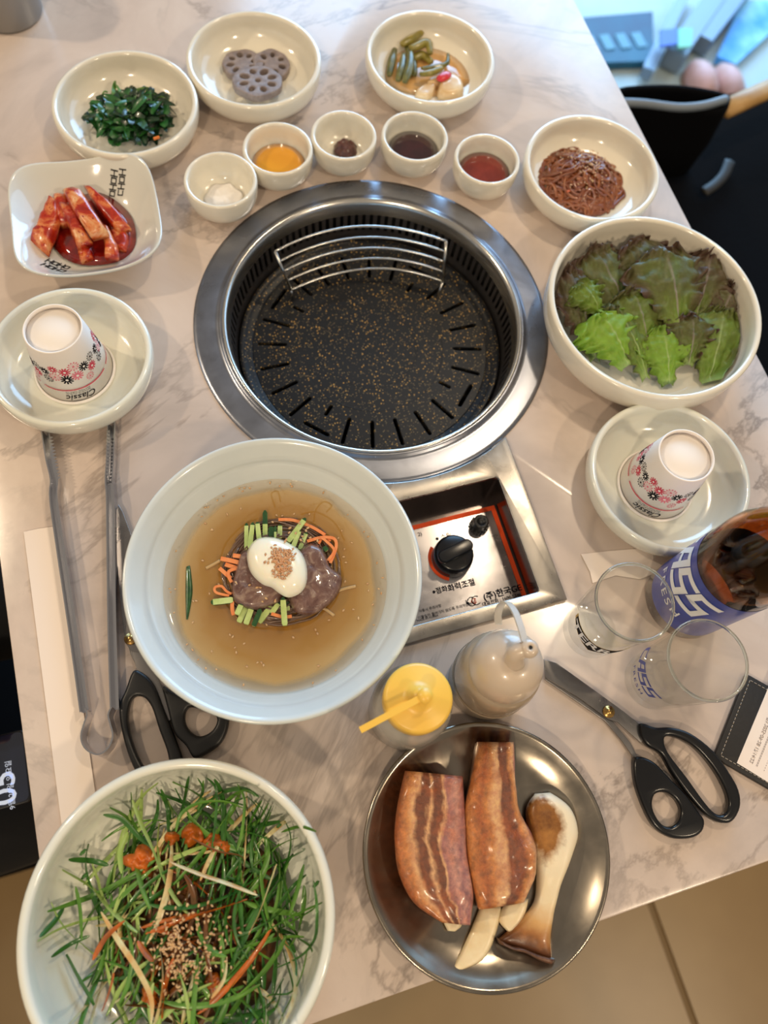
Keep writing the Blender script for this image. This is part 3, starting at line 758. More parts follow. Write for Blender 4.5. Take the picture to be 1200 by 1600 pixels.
# ------------------------------------------------------------------ pickles
def pickles():
    m = pm('pickled_chili_skin', (150, 134, 50), .3, coat=.3, vary=(118, 110, 42), vscale=90)
    md = pm('pickled_chili_dark', (112, 108, 50), .3, coat=.3, vary=(84, 86, 40), vscale=90)
    ml = pm('pickling_soy_liquid', (212, 164, 102), .06, coat=1); z = .0075
    pl = [at(x, y, z) for x, y in ((604, 130), (600, 95), (612, 78), (650, 70), (700, 78), (727, 98), (739, 122), (735, 128), (700, 148), (650, 148))]
    o = dome('pickling_liquid', [(p.x, p.y) for p in smoothpath(pl, 4, True)], .0066, .0008, ml, None, 3, 0, flat=.2); tag(o, 'thin amber pickling liquid in the bowl of pickled chilies', 'liquid', None, 'stuff')
    C = [([(608, 118), (612, 96), (617, 76)], .0034, md, 'dark green pickled chili at the outer left of the pickles'), ([(622, 126), (628, 106), (631, 84)], .0034, md, 'dark pickled chili lying second from the left of the pickles'),
         ([(632, 128), (640, 105), (642, 80)], .0036, md, 'thick grey-green pickled chili in the middle of the left bunch'), ([(648, 118), (645, 98), (634, 72)], .0032, md, 'long dark pickled chili crossing over the left bunch'),
         ([(627, 70), (642, 62), (660, 50)], .0040, m, 'olive pickled chili with a pointed tip at the back of the pickles'), ([(640, 76), (652, 72), (668, 66), (672, 84)], .0040, m, 'bent olive pickled chili piece at the back right of the bunch'),
         ([(645, 92), (660, 86), (675, 98)], .0040, m, 'short olive pickled chili in the centre of the pickles'), ([(658, 107), (680, 104), (698, 99), (700, 84)], .0022, md, 'thin pickled stem with a turned-up end beside the amber liquid'),
         ([(656, 116), (675, 113), (692, 105)], .0030, m, 'pale olive pickled stem lying above the white onion')]
    for k, (pp, r, mm, lab) in enumerate(C):
        zz = .012 + .0035 * (k % 3)
        P = smoothpath([at(x, y, zz) for x, y in pp], 5); n = len(P)
        rs = [r * (.35 + .65 * sin(pi * (.12 + .80 * i / (n - 1)))) * (1 + .12 * noise.noise(Vector((i * .6, k, 0)))) for i in range(n)]
        tag(tube('pickled_chili', P, [q * 1.35 for q in rs], mm, None, 10, flat=.7), lab, 'chili')
    mo = pm('pickled_onion', (232, 208, 168), .25, coat=.6, vary=(216, 180, 130), vscale=40)
    for pts, lab, h in (([(652, 148), (650, 138), (665, 128), (682, 127), (678, 142), (668, 149)], 'translucent pickled onion piece with a brown edge', .007), ([(686, 148), (686, 130), (690, 116), (704, 113), (720, 122), (726, 135), (718, 148)], 'large pale pickled radish piece under the red chili slice', .010),
                        ([(668, 128), (672, 120), (686, 118), (686, 128)], 'small white pickled onion piece behind the radish', .007)):
        o = dome('pickled_vegetable', [(q.x, q.y) for q in smoothpath([at(x, y, .014) for x, y in pts], 3, True)], .0068, h, mo, None, 6, .0006, 90, .3); tag(o, lab, 'pickle')
    mr = pm('red_chili_slice', (206, 44, 50), .25, coat=.5)
    a = [at(x, y, .0195) for x, y in ((682, 122), (686, 115), (697, 109), (706, 113), (702, 121), (690, 126))]
    o = dome('chili_slice', [(q.x, q.y) for q in smoothpath(a, 4, True)], .0175, .003, mr, None, 5, .0003, 200, .6); tag(o, 'bright red chili slice on the pickled radish', 'chili')
pickles()
# ------------------------------------------------------------------ glass noodles
def strand_path(R, H, n=9):
    "a noodle lying over a dome of radius R and height H"
    a = random.uniform(0, 2 * pi); r = R * sqrt(random.random()) * .92; x, y = r * cos(a), r * sin(a); d = random.uniform(0, 2 * pi); k = random.uniform(-1, 1) * 1.1
    out = []; lay = random.uniform(.55, 1.0)
    for i in range(n):
        rr = hypot(x, y)
        if rr > R * .93: d = atan2(-y, -x) + random.uniform(-1.3, 1.3) * .5 + (pi / 2 if k > 0 else -pi / 2) * .8
        out.append(Vector((x, y, max(.001, H * (1 - min(1, (rr / R)) ** 2.4) * lay + .0015))))
        x += cos(d) * R * .19; y += sin(d) * R * .19; d += k + random.uniform(-.3, .3); k += random.uniform(-.35, .35); k = max(-1.3, min(1.3, k))
    return out
def japchae():
    c = at(912, 275, .015)
    t = thing('glass_noodles', (c.x, c.y, .0062), 'heap of glossy brown glass noodles sprinkled with sesame', 'noodles')
    ms = [pm('brown_glass_noodle', (152, 88, 48), .25, coat=.5, vary=(128, 68, 36)), pm('dark_brown_glass_noodle', (122, 64, 34), .25, coat=.5), pm('carrot_orange', (206, 96, 34), .4)]
    dome('noodle_core', wavy(0, 0, .033, .3, 36, 4), 0, .014, ms[1], t, 6, .002, 150, .6)
    base = []
    for k in range(36):
        P = smoothpath(strand_path(.041, .021), 3); base.append(tube('noodle_strand', P, .0017, ms[k % 2], t, 6, flat=.7))
    for k in range(110):
        dup(random.choice(base), t, (random.uniform(-.003, .003), random.uniform(-.003, .003), random.uniform(-.001, .001)), (0, 0, random.uniform(0, 2 * pi)), (1, random.uniform(.8, 1), 1))
    pts = []
    for k in range(120):
        x, y = random.gauss(.0, .010), random.gauss(.003, .013)
        if hypot(x, y) < .034: pts.append(Vector((x, y, .0225 * (1 - (hypot(x, y) / .042) ** 2.4) + .0028)))
    seeds('sesame_seeds', pts, M['seed'], t, .0024)
    for px, py in ((886, 300), (930, 298)):
        a = at(px, py, .018) - t.location; tube('carrot_shred', [a, a + Vector((.005, .0015, 0))], .0013, ms[2], t, 4)
japchae()
# ------------------------------------------------------------------ lettuce
def mk_lettuce():
    k = NT('lettuce_leaf'); b = k.b
    at_ = k.n('ShaderNodeVertexColor'); at_.layer_name = 'Col'
    q = k.noise(160, 4, .6); c = k.mix(.25, at_.outputs[0], k.ramp(q.outputs['Fac'], [(.3, lin((30, 40, 18))), (.7, lin((150, 170, 90)))]), 'OVERLAY')
    k.l(c, b.inputs['Base Color']); b.inputs['Roughness'].default_value = .45; b.inputs['Specular IOR Level'].default_value = .3
    b.inputs['Subsurface Weight'].default_value = .08; b.inputs['Subsurface Scale'].default_value = .002
    k.bump(q.outputs['Fac'], .5, .0012); return k.m
M['lettuce'] = mk_lettuce()
def lettuce():
    leaves = [  # base px, tip px, half width, purple amount, z base, z tip, label
        ((930, 560), (885, 415), .026, .95, .014, .040, 'dark purple-brown lettuce leaf against the left wall of its bowl'),
        ((1105, 530), (1150, 440), .034, .95, .012, .034, 'dark brown lettuce leaf at the outer right of the lettuce heap'),
        ((990, 520), (925, 385), .036, .75, .014, .040, 'brown-green lettuce leaf at the upper left of the lettuce heap'),
        ((1040, 470), (985, 375), .034, .85, .018, .042, 'dark lettuce leaf at the back middle of the heap'),
        ((1085, 500), (1110, 395), .036, .95, .020, .042, 'purple-brown lettuce leaf at the upper right of the heap'),
        ((1105, 602), (1130, 480), .032, .50, .012, .030, 'lettuce leaf with a bright green base at the lower right of the heap'),
        ((1045, 600), (1030, 510), .030, .20, .012, .030, 'bright green lettuce leaf at the front middle of the heap'),
        ((1010, 590), (960, 480), .022, .55, .014, .036, 'green and brown lettuce leaf half hidden in the middle of the heap'),
        ((980, 572), (935, 488), .034, .05, .020, .042, 'bright yellow-green lettuce leaf at the lower left of the heap'),
        ((1015, 560), (985, 450), .034, .60, .016, .040, 'mottled lettuce leaf filling the middle of the heap'),
        ((1075, 570), (1080, 490), .028, .80, .016, .036, 'dark lettuce leaf behind the two bright green bases at the front of the heap'),
        ((938, 500), (905, 440), .020, .45, .028, .044, 'small green lettuce leaf lying at the left side of the heap'),
        ((1062, 522), (1035, 385), .043, .72, .028, .050, 'large purple-green lettuce leaf with a pale violet rib, topmost of the heap')]
    purple = Vector(lin((88, 66, 56))[:3]); dk = Vector(lin((66, 74, 38))[:3]); green = Vector(lin((132, 168, 56))[:3]); pale = Vector(lin((190, 204, 150))[:3]); rib = Vector(lin((168, 150, 160))[:3])
    for li, (bp, tp, W, pu, z0, z1, lab) in enumerate(leaves):
        a = at(*bp, z0); b = at(*tp, z1); o = Vector((a.x, a.y, z0 - .001)); d = b - a; L = d.length; d.normalize(); side = Vector((0, 0, 1)).cross(d) * -1; side.normalize(); up = d.cross(side) * 1
        if up.z < 0: up = -up
        nu, nv = 34, 40; vs = []; col = []; fs = []
        for i in range(nu + 1):
            u = i / nu
            wd = W * (.20 + .80 * min(1, u * 1.5) ** 1.3) * (1 - .55 * max(0, (u - .72) / .28) ** 2.2)
            for j in range(nv + 1):
                v = 2 * j / nv - 1; av = abs(v); s = li * 7.3
                fr = 1 + .16 * noise.noise(Vector((u * 9, v * 2.5, s))) + .05 * noise.noise(Vector((u * 26, v * 5, s)))
                e = max(av ** 3, max(0, (u - .78) / .22) ** 1.6) * min(1, u * 4)
                x = u * L * (1 + .07 * e * noise.noise(Vector((v * 6, s, 3)))) - (av ** 2) * L * .04; y = v * wd * fr
                rf = .0070 * e * sin(u * 34 + 2.2 * noise.noise(Vector((u * 5, v, s))) * 3 + (2 if v > 0 else 0)) + .0040 * e * sin(v * 24 + s) * (u > .6)
                h = .0075 * sin(pi * u * .9) - .010 * av ** 2 * (.3 + u) + rf + .0022 * noise.noise(Vector((u * 11, v * 5, s))) + .0012 * (1 - min(1, av * 16)) * (1 - u)
                p = a + d * x + side * y + up * h
                r0 = hypot(p.x - B['let'][0], p.y - B['let'][1])
                if r0 > .090:
                    f = .090 / r0; p.x = B['let'][0] + (p.x - B['let'][0]) * f; p.y = B['let'][1] + (p.y - B['let'][1]) * f
                r0 = min(r0, .090); p.z = max(p.z, .0085 + .024 * max(0, (r0 - .068) / .024) ** 2)
                vs.append(p - o)
                # colour: pale rib, green centre, purple-brown frill
                m = pu * (.42 + .9 * e + .35 * noise.noise(Vector((u * 5, v * 4, s + 9)))) + (pu - .5) * .5 * min(1, u * 2)
                m = max(0, min(1, m)); g = green.lerp(dk, max(0, min(1, pu * .9 * min(1, u * 1.8)))); c = g.lerp(purple, m)
                vein = max(0, 1 - abs((av * 1.0 - ((u * 6 + (av * 1.3)) % 1) * .0) * 22)) * (1 - u) 
                sv = abs(((u * 7 - av * 2.2) % 1) - .5) * 2; sv = max(0, 1 - (1 - sv) * 7) * (1 - av) * .35
                c = c.lerp(g.lerp(pale, .3), sv); c = c.lerp(pale if pu < .6 else rib, min(1, vein * 1.1))
                c = c.lerp(pale, max(0, .6 - u * 3.4) * (1 - av * .5))
                col.append((c.x, c.y, c.z, 1))
        for i in range(nu):
            for j in range(nv): q = i * (nv + 1) + j; fs.append((q, q + 1, q + nv + 2, q + nv + 1))
        ob = mesh('lettuce_leaf', vs, fs, M['lettuce'], None, True, tuple(o), None, None, col)
        md = ob.modifiers.new('thickness', 'SOLIDIFY'); md.thickness = .0005
        tag(ob, lab, 'lettuce')
lettuce()

# ------------------------------------------------------------------ paper cups
def paper_cup(key, top_px, zt, azim, label):
    x, y = B[key][:2]; z0 = .0062; H = .066; c = at(*top_px, z0 + H)
    t = thing('paper_cup', (c.x, c.y, z0), label, 'cup')
    rm, rb = .0335, .0235
    lathe('cup_body', [(rb - .0006, H - .0045), (rb - .0014, H - .0045), (rb - .0012, H), (rb, H), (rb + .0003, H - .0005), (rm - .001, .0035), (rm - .0016, .0035), (rb - .0016, H - .006)], M['cup'], t, 64)
    lathe('cup_base', [(0, H - .0042), (rb - .0010, H - .0042), (rb - .0010, H - .006), (0, H - .006)], M['cup'], t, 48)
    lathe('rolled_lip', [(rm + .0013 * cos(q) + .0002, .0018 + .0017 * sin(q)) for q in [2 * pi * i / 10 for i in range(11)]], M['cup'], t, 64)
    def wrap(a0, h):   # print is upside down: x runs the other way round
        def fn(px, py):
            zz = h - py; rr = rm - .001 + (rb - rm + .001) * (zz - .0035) / (H - .0035) + .00025; a = a0 - px / rr * 1.0
            return (rr * cos(a), rr * sin(a), zz)
        return fn
    a0 = radians(azim)
    text_on('lettering', 'Classic', .0095, M['ink'], t, wrap(a0, .0085), .35, .01, curved=True)
    text_on('lettering', 'Spring Drink And Be So', .0022, M['ink'], t, wrap(a0 - .05, .0135), 0, 0); text_on('lettering', 'Juice Water Coffee Tea', .0022, M['ink'], t, wrap(a0 - .05, .0155), 0, 0)
    def flower(x, y, r, m, n=11, dot=True, thin=False):
        vs = [(x, y)]; N = n * 4
        for i in range(N): q = 2 * pi * i / N; k = (i % 4); rr = r * (.42 if k == 0 else (.88 if k in (1, 3) else 1.0)); vs.append((x + rr * cos(q), y + rr * sin(q)))
        fn = wrap(a0, .036); P = [fn(*v) for v in vs]
        if thin:
            inner = [fn(x + (p[0] - x) * .72, y + (p[1] - y) * .72) for p in vs[1:]]; P = P[1:] + inner
            mesh('printed_flower', P, [(i, (i + 1) % N, N + (i + 1) % N, N + i) for i in range(N)], m, t, False)
        else: mesh('printed_flower', P, [(0, 1 + i, 1 + (i + 1) % N) for i in range(N)], m, t, False)
        if dot:
            cc = [(x + r * .22 * cos(2 * pi * i / 10), y + r * .22 * sin(2 * pi * i / 10)) for i in range(10)]
            P2 = [Vector(fn(*v)) for v in cc]; P2 = [p * 1 + Vector((p.x, p.y, 0)).normalized() * .0002 for p in P2]
            mesh('flower_centre', P2, [tuple(range(10))], M['cup'] if not thin else m, t, False)
    for x0 in (-.052, 0.0, .050):
        for fx, fy, r, m, th in ((-.019, -.003, .0048, M['red'], 0), (-.012, .003, .0050, M['ink'], 0), (-.0135, -.0105, .0040, M['pink'], 1), (-.004, -.003, .0056, M['pink'], 0), (.0045, .0045, .0052, M['red'], 0), (-.004, .0085, .0052, M['pink'], 1), (.0055, -.005, .0058, M['ink'], 0),
                                (.014, -.001, .0052, M['pink'], 1), (.013, .0085, .0044, M['red'], 0), (.021, -.005, .0046, M['ink'], 1), (.0215, .004, .0044, M['ink'], 0), (-.021, .006, .0042, M['ink'], 1)):
            if abs(x0 + fx) < .0165 + .055: flower(x0 + fx, -fy - .001, r, m, 11, True, bool(th))
    z = .0165; rr = rm - .001 + (rb - rm + .001) * (z - .0035) / (H - .0035) + .0003
    for k in range(3):
        V = []
        for i in range(25):
            a = a0 - 1.0 + 2 * pi * k / 3 + i / 24 * 1.95
            for zz in (-.0006, .0006): V.append(((rr - zz * .15) * cos(a), (rr - zz * .15) * sin(a), z + 0.002 + zz))
        mesh('printed_line', V, [(2 * i, 2 * i + 2, 2 * i + 3, 2 * i + 1) for i in range(24)], M['red'], t, False)
paper_cup('pl', (82, 513), 0, -84, 'upturned white paper cup with printed flowers, in the dish above the steel tongs')
paper_cup('pr', (1073, 711), 0, -132, 'upturned white paper cup with printed flowers, in the dish beside the beer bottle')

# ------------------------------------------------------------------ cold noodle bowl
NC = (-.1508, -.2418)
def noodle_bowl():
    R, H = .1096, .075
    P = [(0, .003), (.040, .003), (.0415, 0), (.045, 0), (.047, .006), (.060, .011), (.078, .024), (.095, .046), (.1060, .066), (.1088, .0705), (.1096, .0735), (.1086, .0750), (.1066, .0748)]
    P += [(.1040, .0722), (.0985, .0655), (.0965, .0635), (.0955, .0610), (.0935, .0580), (.0928, .0577), (.0915, .0548), (.0902, .0542), (.0890, .0515), (.0876, .0508), (.0862, .0480), (.0848, .0470), (.075, .031), (.058, .0155), (.040, .0085), (0, .0075)]
    o = lathe('noodle_bowl', P, M['bluewhite'], None, 128, (NC[0], NC[1], .0002)); tag(o, 'very large pale blue-white bowl of cold noodles with ringed inner wall', 'bowl')
noodle_bowl()
ZB = .0478
def mk_broth():
    k = NT('amber_broth'); b = k.b; co = k.n('ShaderNodeTexCoord').outputs['Object']
    ln = k.n('ShaderNodeVectorMath', operation='LENGTH'); k.l(co, ln.inputs[0])
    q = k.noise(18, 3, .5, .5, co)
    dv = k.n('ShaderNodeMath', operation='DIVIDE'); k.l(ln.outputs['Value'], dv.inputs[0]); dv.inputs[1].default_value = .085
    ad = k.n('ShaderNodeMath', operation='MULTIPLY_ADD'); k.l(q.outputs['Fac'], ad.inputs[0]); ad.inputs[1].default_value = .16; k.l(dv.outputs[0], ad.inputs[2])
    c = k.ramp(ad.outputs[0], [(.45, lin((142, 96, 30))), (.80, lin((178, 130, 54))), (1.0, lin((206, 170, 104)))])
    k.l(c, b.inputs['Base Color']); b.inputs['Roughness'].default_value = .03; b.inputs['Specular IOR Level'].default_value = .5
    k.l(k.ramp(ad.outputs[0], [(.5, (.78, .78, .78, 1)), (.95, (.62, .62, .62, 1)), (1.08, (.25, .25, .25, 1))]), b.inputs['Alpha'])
    return k.m
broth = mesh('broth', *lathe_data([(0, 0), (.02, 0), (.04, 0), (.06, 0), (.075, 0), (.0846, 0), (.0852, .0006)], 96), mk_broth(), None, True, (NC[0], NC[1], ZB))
tag(broth, 'amber cold broth filling the large noodle bowl', 'broth', None, 'stuff')
def C6(x, y, z): return at(330 + x / 5, 780 + y / 5, z)     # a close-up's own grid over the bowl's middle
def toppings():
    c = C6(545, 560, ZB)
    t = thing('buckwheat_noodles', (c.x, c.y, .010), 'coil of thin grey-brown buckwheat noodles under the cold noodle toppings', 'noodles')
    m = pm('buckwheat_noodle', (116, 90, 70), .3, coat=.4, vary=(96, 72, 58)); m2 = pm('pale_noodle', (190, 158, 108), .3, coat=.4)
    base = []
    dome('noodle_core', wavy(0, 0, .033, .2, 36, 4), .0, ZB - .010 - .002, m, t, 6, .002, 150, .5)
    for k in range(40):
        r0 = random.uniform(.018, .047); a0 = random.uniform(0, 2 * pi); P = []
        for i in range(16):
            a = a0 + i * .12; r = r0 + .003 * noise.noise(Vector((i * .25, k, 0))); h = (ZB - .010) * (1.07 - .10 * max(0, (r - .030) / .018) ** 1.5)
            P.append(Vector((r * cos(a), r * sin(a) * .95, h + .001 * noise.noise(Vector((i * .4, 0, k))))))
        base.append(tube('noodle_strand', P, .0008, m, t, 5))
    for k in range(120): dup(random.choice(base), t, (random.uniform(-.002, .002), random.uniform(-.002, .002), random.uniform(-.0025, .001)), (0, 0, random.uniform(0, 2 * pi)))
    for pp in ([(800, 180), (820, 80), (880, 20), (940, 50), (900, 100)], [(700, 120), (820, 100), (960, 180), (1040, 320)], [(500, 60), (470, -40), (520, -60), (540, 20)]):
        P = smoothpath([C6(x, y, ZB - .0008) - t.location for x, y in pp], 5); tube('loose_noodle', P, .0007, m, t, 5)
    for pp in ([(70, 480), (0, 520), (-40, 540)], [(960, 730), (1040, 700), (1130, 680)], [(810, 880), (870, 850), (960, 910)]):
        P = smoothpath([C6(x, y, ZB + .0004) - t.location for x, y in pp], 5); tube('loose_noodle', P, .0013, m2, t, 6)
    # cucumber
    mf = pm('cucumber_flesh', (176, 196, 116), .3, coat=.5, vary=(196, 212, 140), vscale=120); mk = pm('cucumber_skin', (28, 66, 34), .25, coat=.5, vary=(44, 88, 40), vscale=200)
    zc = ZB + .0035
    cu = [((275, 190), (275, 400), 36, 0), ((325, 185), (300, 380), 40, 0), ((360, 180), (375, 320), 40, 0), ((420, 90), (422, 300), 42, 1), ((470, 215), (470, 290), 48, 2), ((502, 210), (500, 300), 20, 1), ((538, 200), (535, 305), 40, 0),
          ((735, 150), (600, 330), 46, 0), ((690, 240), (640, 370), 40, 0), ((745, 260), (690, 390), 36, 0), ((0, 805), (170, 785), 50, 0), ((235, 820), (200, 900), 44, 0), ((275, 840), (215, 960), 46, 0), ((315, 850), (270, 975), 46, 0), ((385, 860), (330, 990), 40, 2),
          ((480, 825), (370, 960), 48, 0), ((530, 810), (470, 890), 42, 0), ((560, 770), (575, 985), 46, 0), ((595, 800), (600, 870), 30, 1), ((880, 370), (905, 400), 40, 2)]
    for i, (a, b, wpx, kd) in enumerate(cu):
        zz = zc + .0018 * (i % 3) + (.002 if i in (17, 7) else 0)
        A, Bq = C6(*a, zz), C6(*b, zz); W = wpx / 5 * .00046; d = (Bq - A); L = d.length; d.normalize()
        nrm = Vector((-d.y, d.x, 0)); h = W * .6; o0 = Vector((A.x, A.y, zz - h))
        sx = [(-1, 0), (1, 0), (1, 1), (-1, 1)]; vs = []; mi = []; fs = []
        for u, k in ((-.02, .35), (.08, .95), (.5, 1), (.92, 1), (1.0, .7)):
            for s, v in sx: vs.append(d * (u * L) + nrm * (s * W / 2 * k) + Vector((0, 0, v * h)))
        for q in range(4):
            for k in range(4): fs.append((q * 4 + k, q * 4 + (k + 1) % 4, q * 4 + 4 + (k + 1) % 4, q * 4 + 4 + k)); mi.append(1 if (kd == 2 or (k == 3 and True) or (kd == 1 and q < 2 and k == 2) or q == 0) else 0)
        fs += [(3, 2, 1, 0), (16, 17, 18, 19)]; mi += [1, 0]
        o = mesh('cucumber_strip', vs, fs, [mf, mk], None, False, tuple(o0), mi)
        top = b[1] < 500
        where = 'above the egg' if a[1] < 420 else 'below the beef'
        LB = ['pale cucumber strip furthest left of the row above the egg', 'cucumber strip second from the left above the egg', 'cucumber strip third from the left above the egg', 'long cucumber strip with a dark green tip above the egg', 'dark green cucumber skin piece tucked above the egg', 'very thin dark-edged cucumber sliver above the egg',
              'short pale cucumber strip standing right above the egg', 'long cucumber strip slanting towards the carrot above the egg', 'slanted cucumber strip between the egg and the right beef slice', 'slanted cucumber strip nearest the top of the right beef slice', 'cucumber strip sticking out leftwards below the carrot loop', 'short cucumber strip furthest left below the left beef slice',
              'cucumber strip second from the left below the left beef slice', 'cucumber strip third from the left below the left beef slice', 'dark green cucumber skin strip below the left beef slice', 'broad slanted cucumber strip below the left beef slice', 'slanted cucumber piece between the two beef slices at their lower edge', 'pointed cucumber strip lying straight below the egg',
              'short dark-edged cucumber piece beside the pointed strip below the egg', 'tiny dark cucumber piece inside the carrot loop at the right']
        tag(o, LB[i], 'cucumber', 'cucumber strips on the cold noodles')
    o = None
    A, Bq = at(295, 882, ZB), at(293, 970, ZB)
    t2 = slab('cucumber_skin_strip', smoothpath([at(291, 886, ZB), at(290, 925, ZB), at(291, 968, ZB)], 2), smoothpath([at(297, 884, ZB), at(301, 925, ZB), at(294, 968, ZB)], 2), ZB + .0002, .0012, mk, None, None, 4, 0)
    tag(t2, 'dark green cucumber skin strip floating alone in the broth', 'cucumber')
    # carrot
    mc = pm('carrot_shred', (226, 128, 70), .35, coat=.3, vary=(232, 146, 88), vscale=120)
    ca = [([(525, 160), (640, 165), (780, 215), (890, 280)], 26, 'long flat carrot shred curving over the back of the noodles'), ([(750, 330), (860, 300), (960, 310), (975, 380), (930, 500)], 26, 'carrot shred looping around the right edge of the toppings'), ([(860, 300), (900, 330), (960, 400), (910, 480)], 22, 'inner carrot shred of the loop at the right of the toppings'),
          ([(840, 350), (880, 290), (930, 330)], 20, 'short carrot shred crossing the loop at the right'), ([(75, 465), (150, 480), (230, 500)], 36, 'thick carrot stick pointing left above the left beef slice'), ([(170, 440), (240, 450)], 34, 'short carrot stick behind the thick one at the left'), ([(110, 510), (200, 540)], 34, 'carrot stick under the thick one at the left'),
          ([(65, 540), (110, 580), (155, 620)], 32, 'slanting carrot stick at the outer left of the toppings'), ([(210, 540), (145, 560), (135, 600), (160, 650)], 26, 'bent carrot shred touching the left beef slice'), ([(140, 755), (40, 730), (30, 690), (80, 680), (120, 720), (160, 740)], 20, 'thin carrot shred curled into a small loop at the left'), ([(165, 800), (165, 860), (175, 905)], 30, 'short carrot stick hanging below the left loop'),
          ([(470, 895), (560, 920), (630, 915)], 26, 'pale carrot stick lying below the pointed cucumber strip')]
    for i, (pp, wpx, lab) in enumerate(ca):
        zz = ZB + .003 + .001 * (i % 3); P = smoothpath([C6(x, y, zz) for x, y in pp], 5); W = wpx / 5 * .00046 / 2; o0 = Vector((P[0].x, P[0].y, zz))
        o = tube('carrot_shred', [p - o0 for p in P], W, mc, None, 4, sect=[(-1, -.5), (1, -.5), (1, .5), (-1, .5)], up=(0, 0, 1)); o.location = o0
        tag(o, lab, 'carrot', 'carrot shreds on the cold noodles')
    # beef
    k = NT('sliced_boiled_beef'); b = k.b; q = k.noise(70, 5, .65, 1.5); q2 = k.noise(500, 3, .6)
    k.l(k.ramp(q.outputs['Fac'], [(.34, lin((88, 58, 52))), (.52, lin((116, 86, 76))), (.68, lin((156, 132, 114)))]), b.inputs['Base Color']); b.inputs['Roughness'].default_value = .28; b.inputs['Coat Weight'].default_value = .5; k.bump(q.outputs['Fac'], .6, .0015)
    mb = k.m
    for pts, lab, z in (([(250, 400), (200, 520), (165, 650), (165, 750), (200, 815), (330, 858), (430, 838), (540, 790), (560, 700), (480, 560), (400, 420)], 'sliced grey-brown boiled beef at the left of the egg', ZB + .004), ([(680, 400), (780, 340), (860, 370), (900, 450), (930, 520), (1010, 590), (1020, 650), (990, 740), (930, 810), (850, 870), (760, 900), (660, 880), (610, 790), (560, 650), (600, 500)], 'sliced grey-brown boiled beef at the right of the egg', ZB + .0045)):
        o = dome('beef_slice', [(p.x, p.y) for p in smoothpath([C6(x, y, z + .003) for x, y in pts], 4, True)], z, .0055, mb, None, 9, .0018, 130, .3); tag(o, lab, 'beef')
    me = pm('boiled_egg_white', (246, 240, 218), .18, sss=.3, coat=.4)
    pts = [(350, 315), (450, 295), (560, 320), (690, 400), (745, 520), (745, 650), (700, 730), (610, 768), (540, 742), (470, 690), (400, 665), (320, 590), (285, 500), (285, 400)]
    ol = [(p.x, p.y) for p in smoothpath([C6(x, y, ZB + .012) for x, y in pts], 4, True)]
    e = thing('boiled_egg', (ol[0][0], ol[0][1], ZB + .009), 'half boiled egg lying white side up on the noodles, sprinkled with sesame', 'egg')
    ol2 = [(x - ol[0][0], y - ol[0][1]) for x, y in ol]
    dome('egg_white', ol2, 0, .0125, me, e, 10, 0, flat=.5)
    pts = []
    for k in range(300):
        u = random.gauss(0, 1); v = random.gauss(0, 1); x = 545 + 55 * u + 14 * v; y = 480 + 62 * v - 6 * u
        if y > 500: x += (560 - x) * .3
        if abs(u) > 2.3 or abs(v) > 2.6: continue
        d = hypot((x - 525) / 235, (y - 530) / 235); z = ZB + .009 + .0125 * sqrt(max(.05, 1 - d ** 4)) * .985 + .0006 + random.uniform(0, .0006)
        pts.append(C6(x, y, z) - e.location)
    ms = pm('toasted_sesame', (214, 166, 120), .45, vary=(196, 140, 98), vscale=500)
    seeds('sesame_seeds', pts[:190], ms, e, .0032)
    pts = [C6(x, y, ZB + .0095) for x, y in ((195, 650), (200, 660), (300, 670), (360, 690), (385, 690), (430, 775), (400, 800), (500, 795), (690, 190), (660, 265), (775, 300), (715, 290), (700, 320), (830, 325), (755, 225), (740, 245), (615, 225), (610, 260), (480, 178))]
    c0 = Vector(NC + (ZB,)) if False else Vector((NC[0], NC[1], ZB))
    fl = []
    for k in range(70):
        a = random.uniform(0, 2 * pi); r = random.choice([random.uniform(.05, .082), random.uniform(.079, .083)]); fl.append(Vector((r * cos(a), r * sin(a), .0006)))
    for x, y in ((125, 118), (555, 130), (1020, 245), (992, 305), (1040, 390), (1035, 450), (1052, 495), (920, 945), (815, 1020), (1150, 930), (640, 1080), (432, 980), (200, 920), (60, 665), (135, 435)): fl.append(C6(x, y, ZB + .001) - c0)
    fo = seeds('floating_sesame', fl, M['seed'], None, .0026); fo.location = c0; tag(fo, 'sesame seeds floating on the amber broth', 'sesame', None, 'stuff')
    so = seeds('scattered_sesame', [p - c0 for p in pts], M['seed'], None, .0032); so.location = c0; tag(so, 'pale sesame seeds scattered over beef and cucumber', 'sesame', None, 'stuff')
toppings()

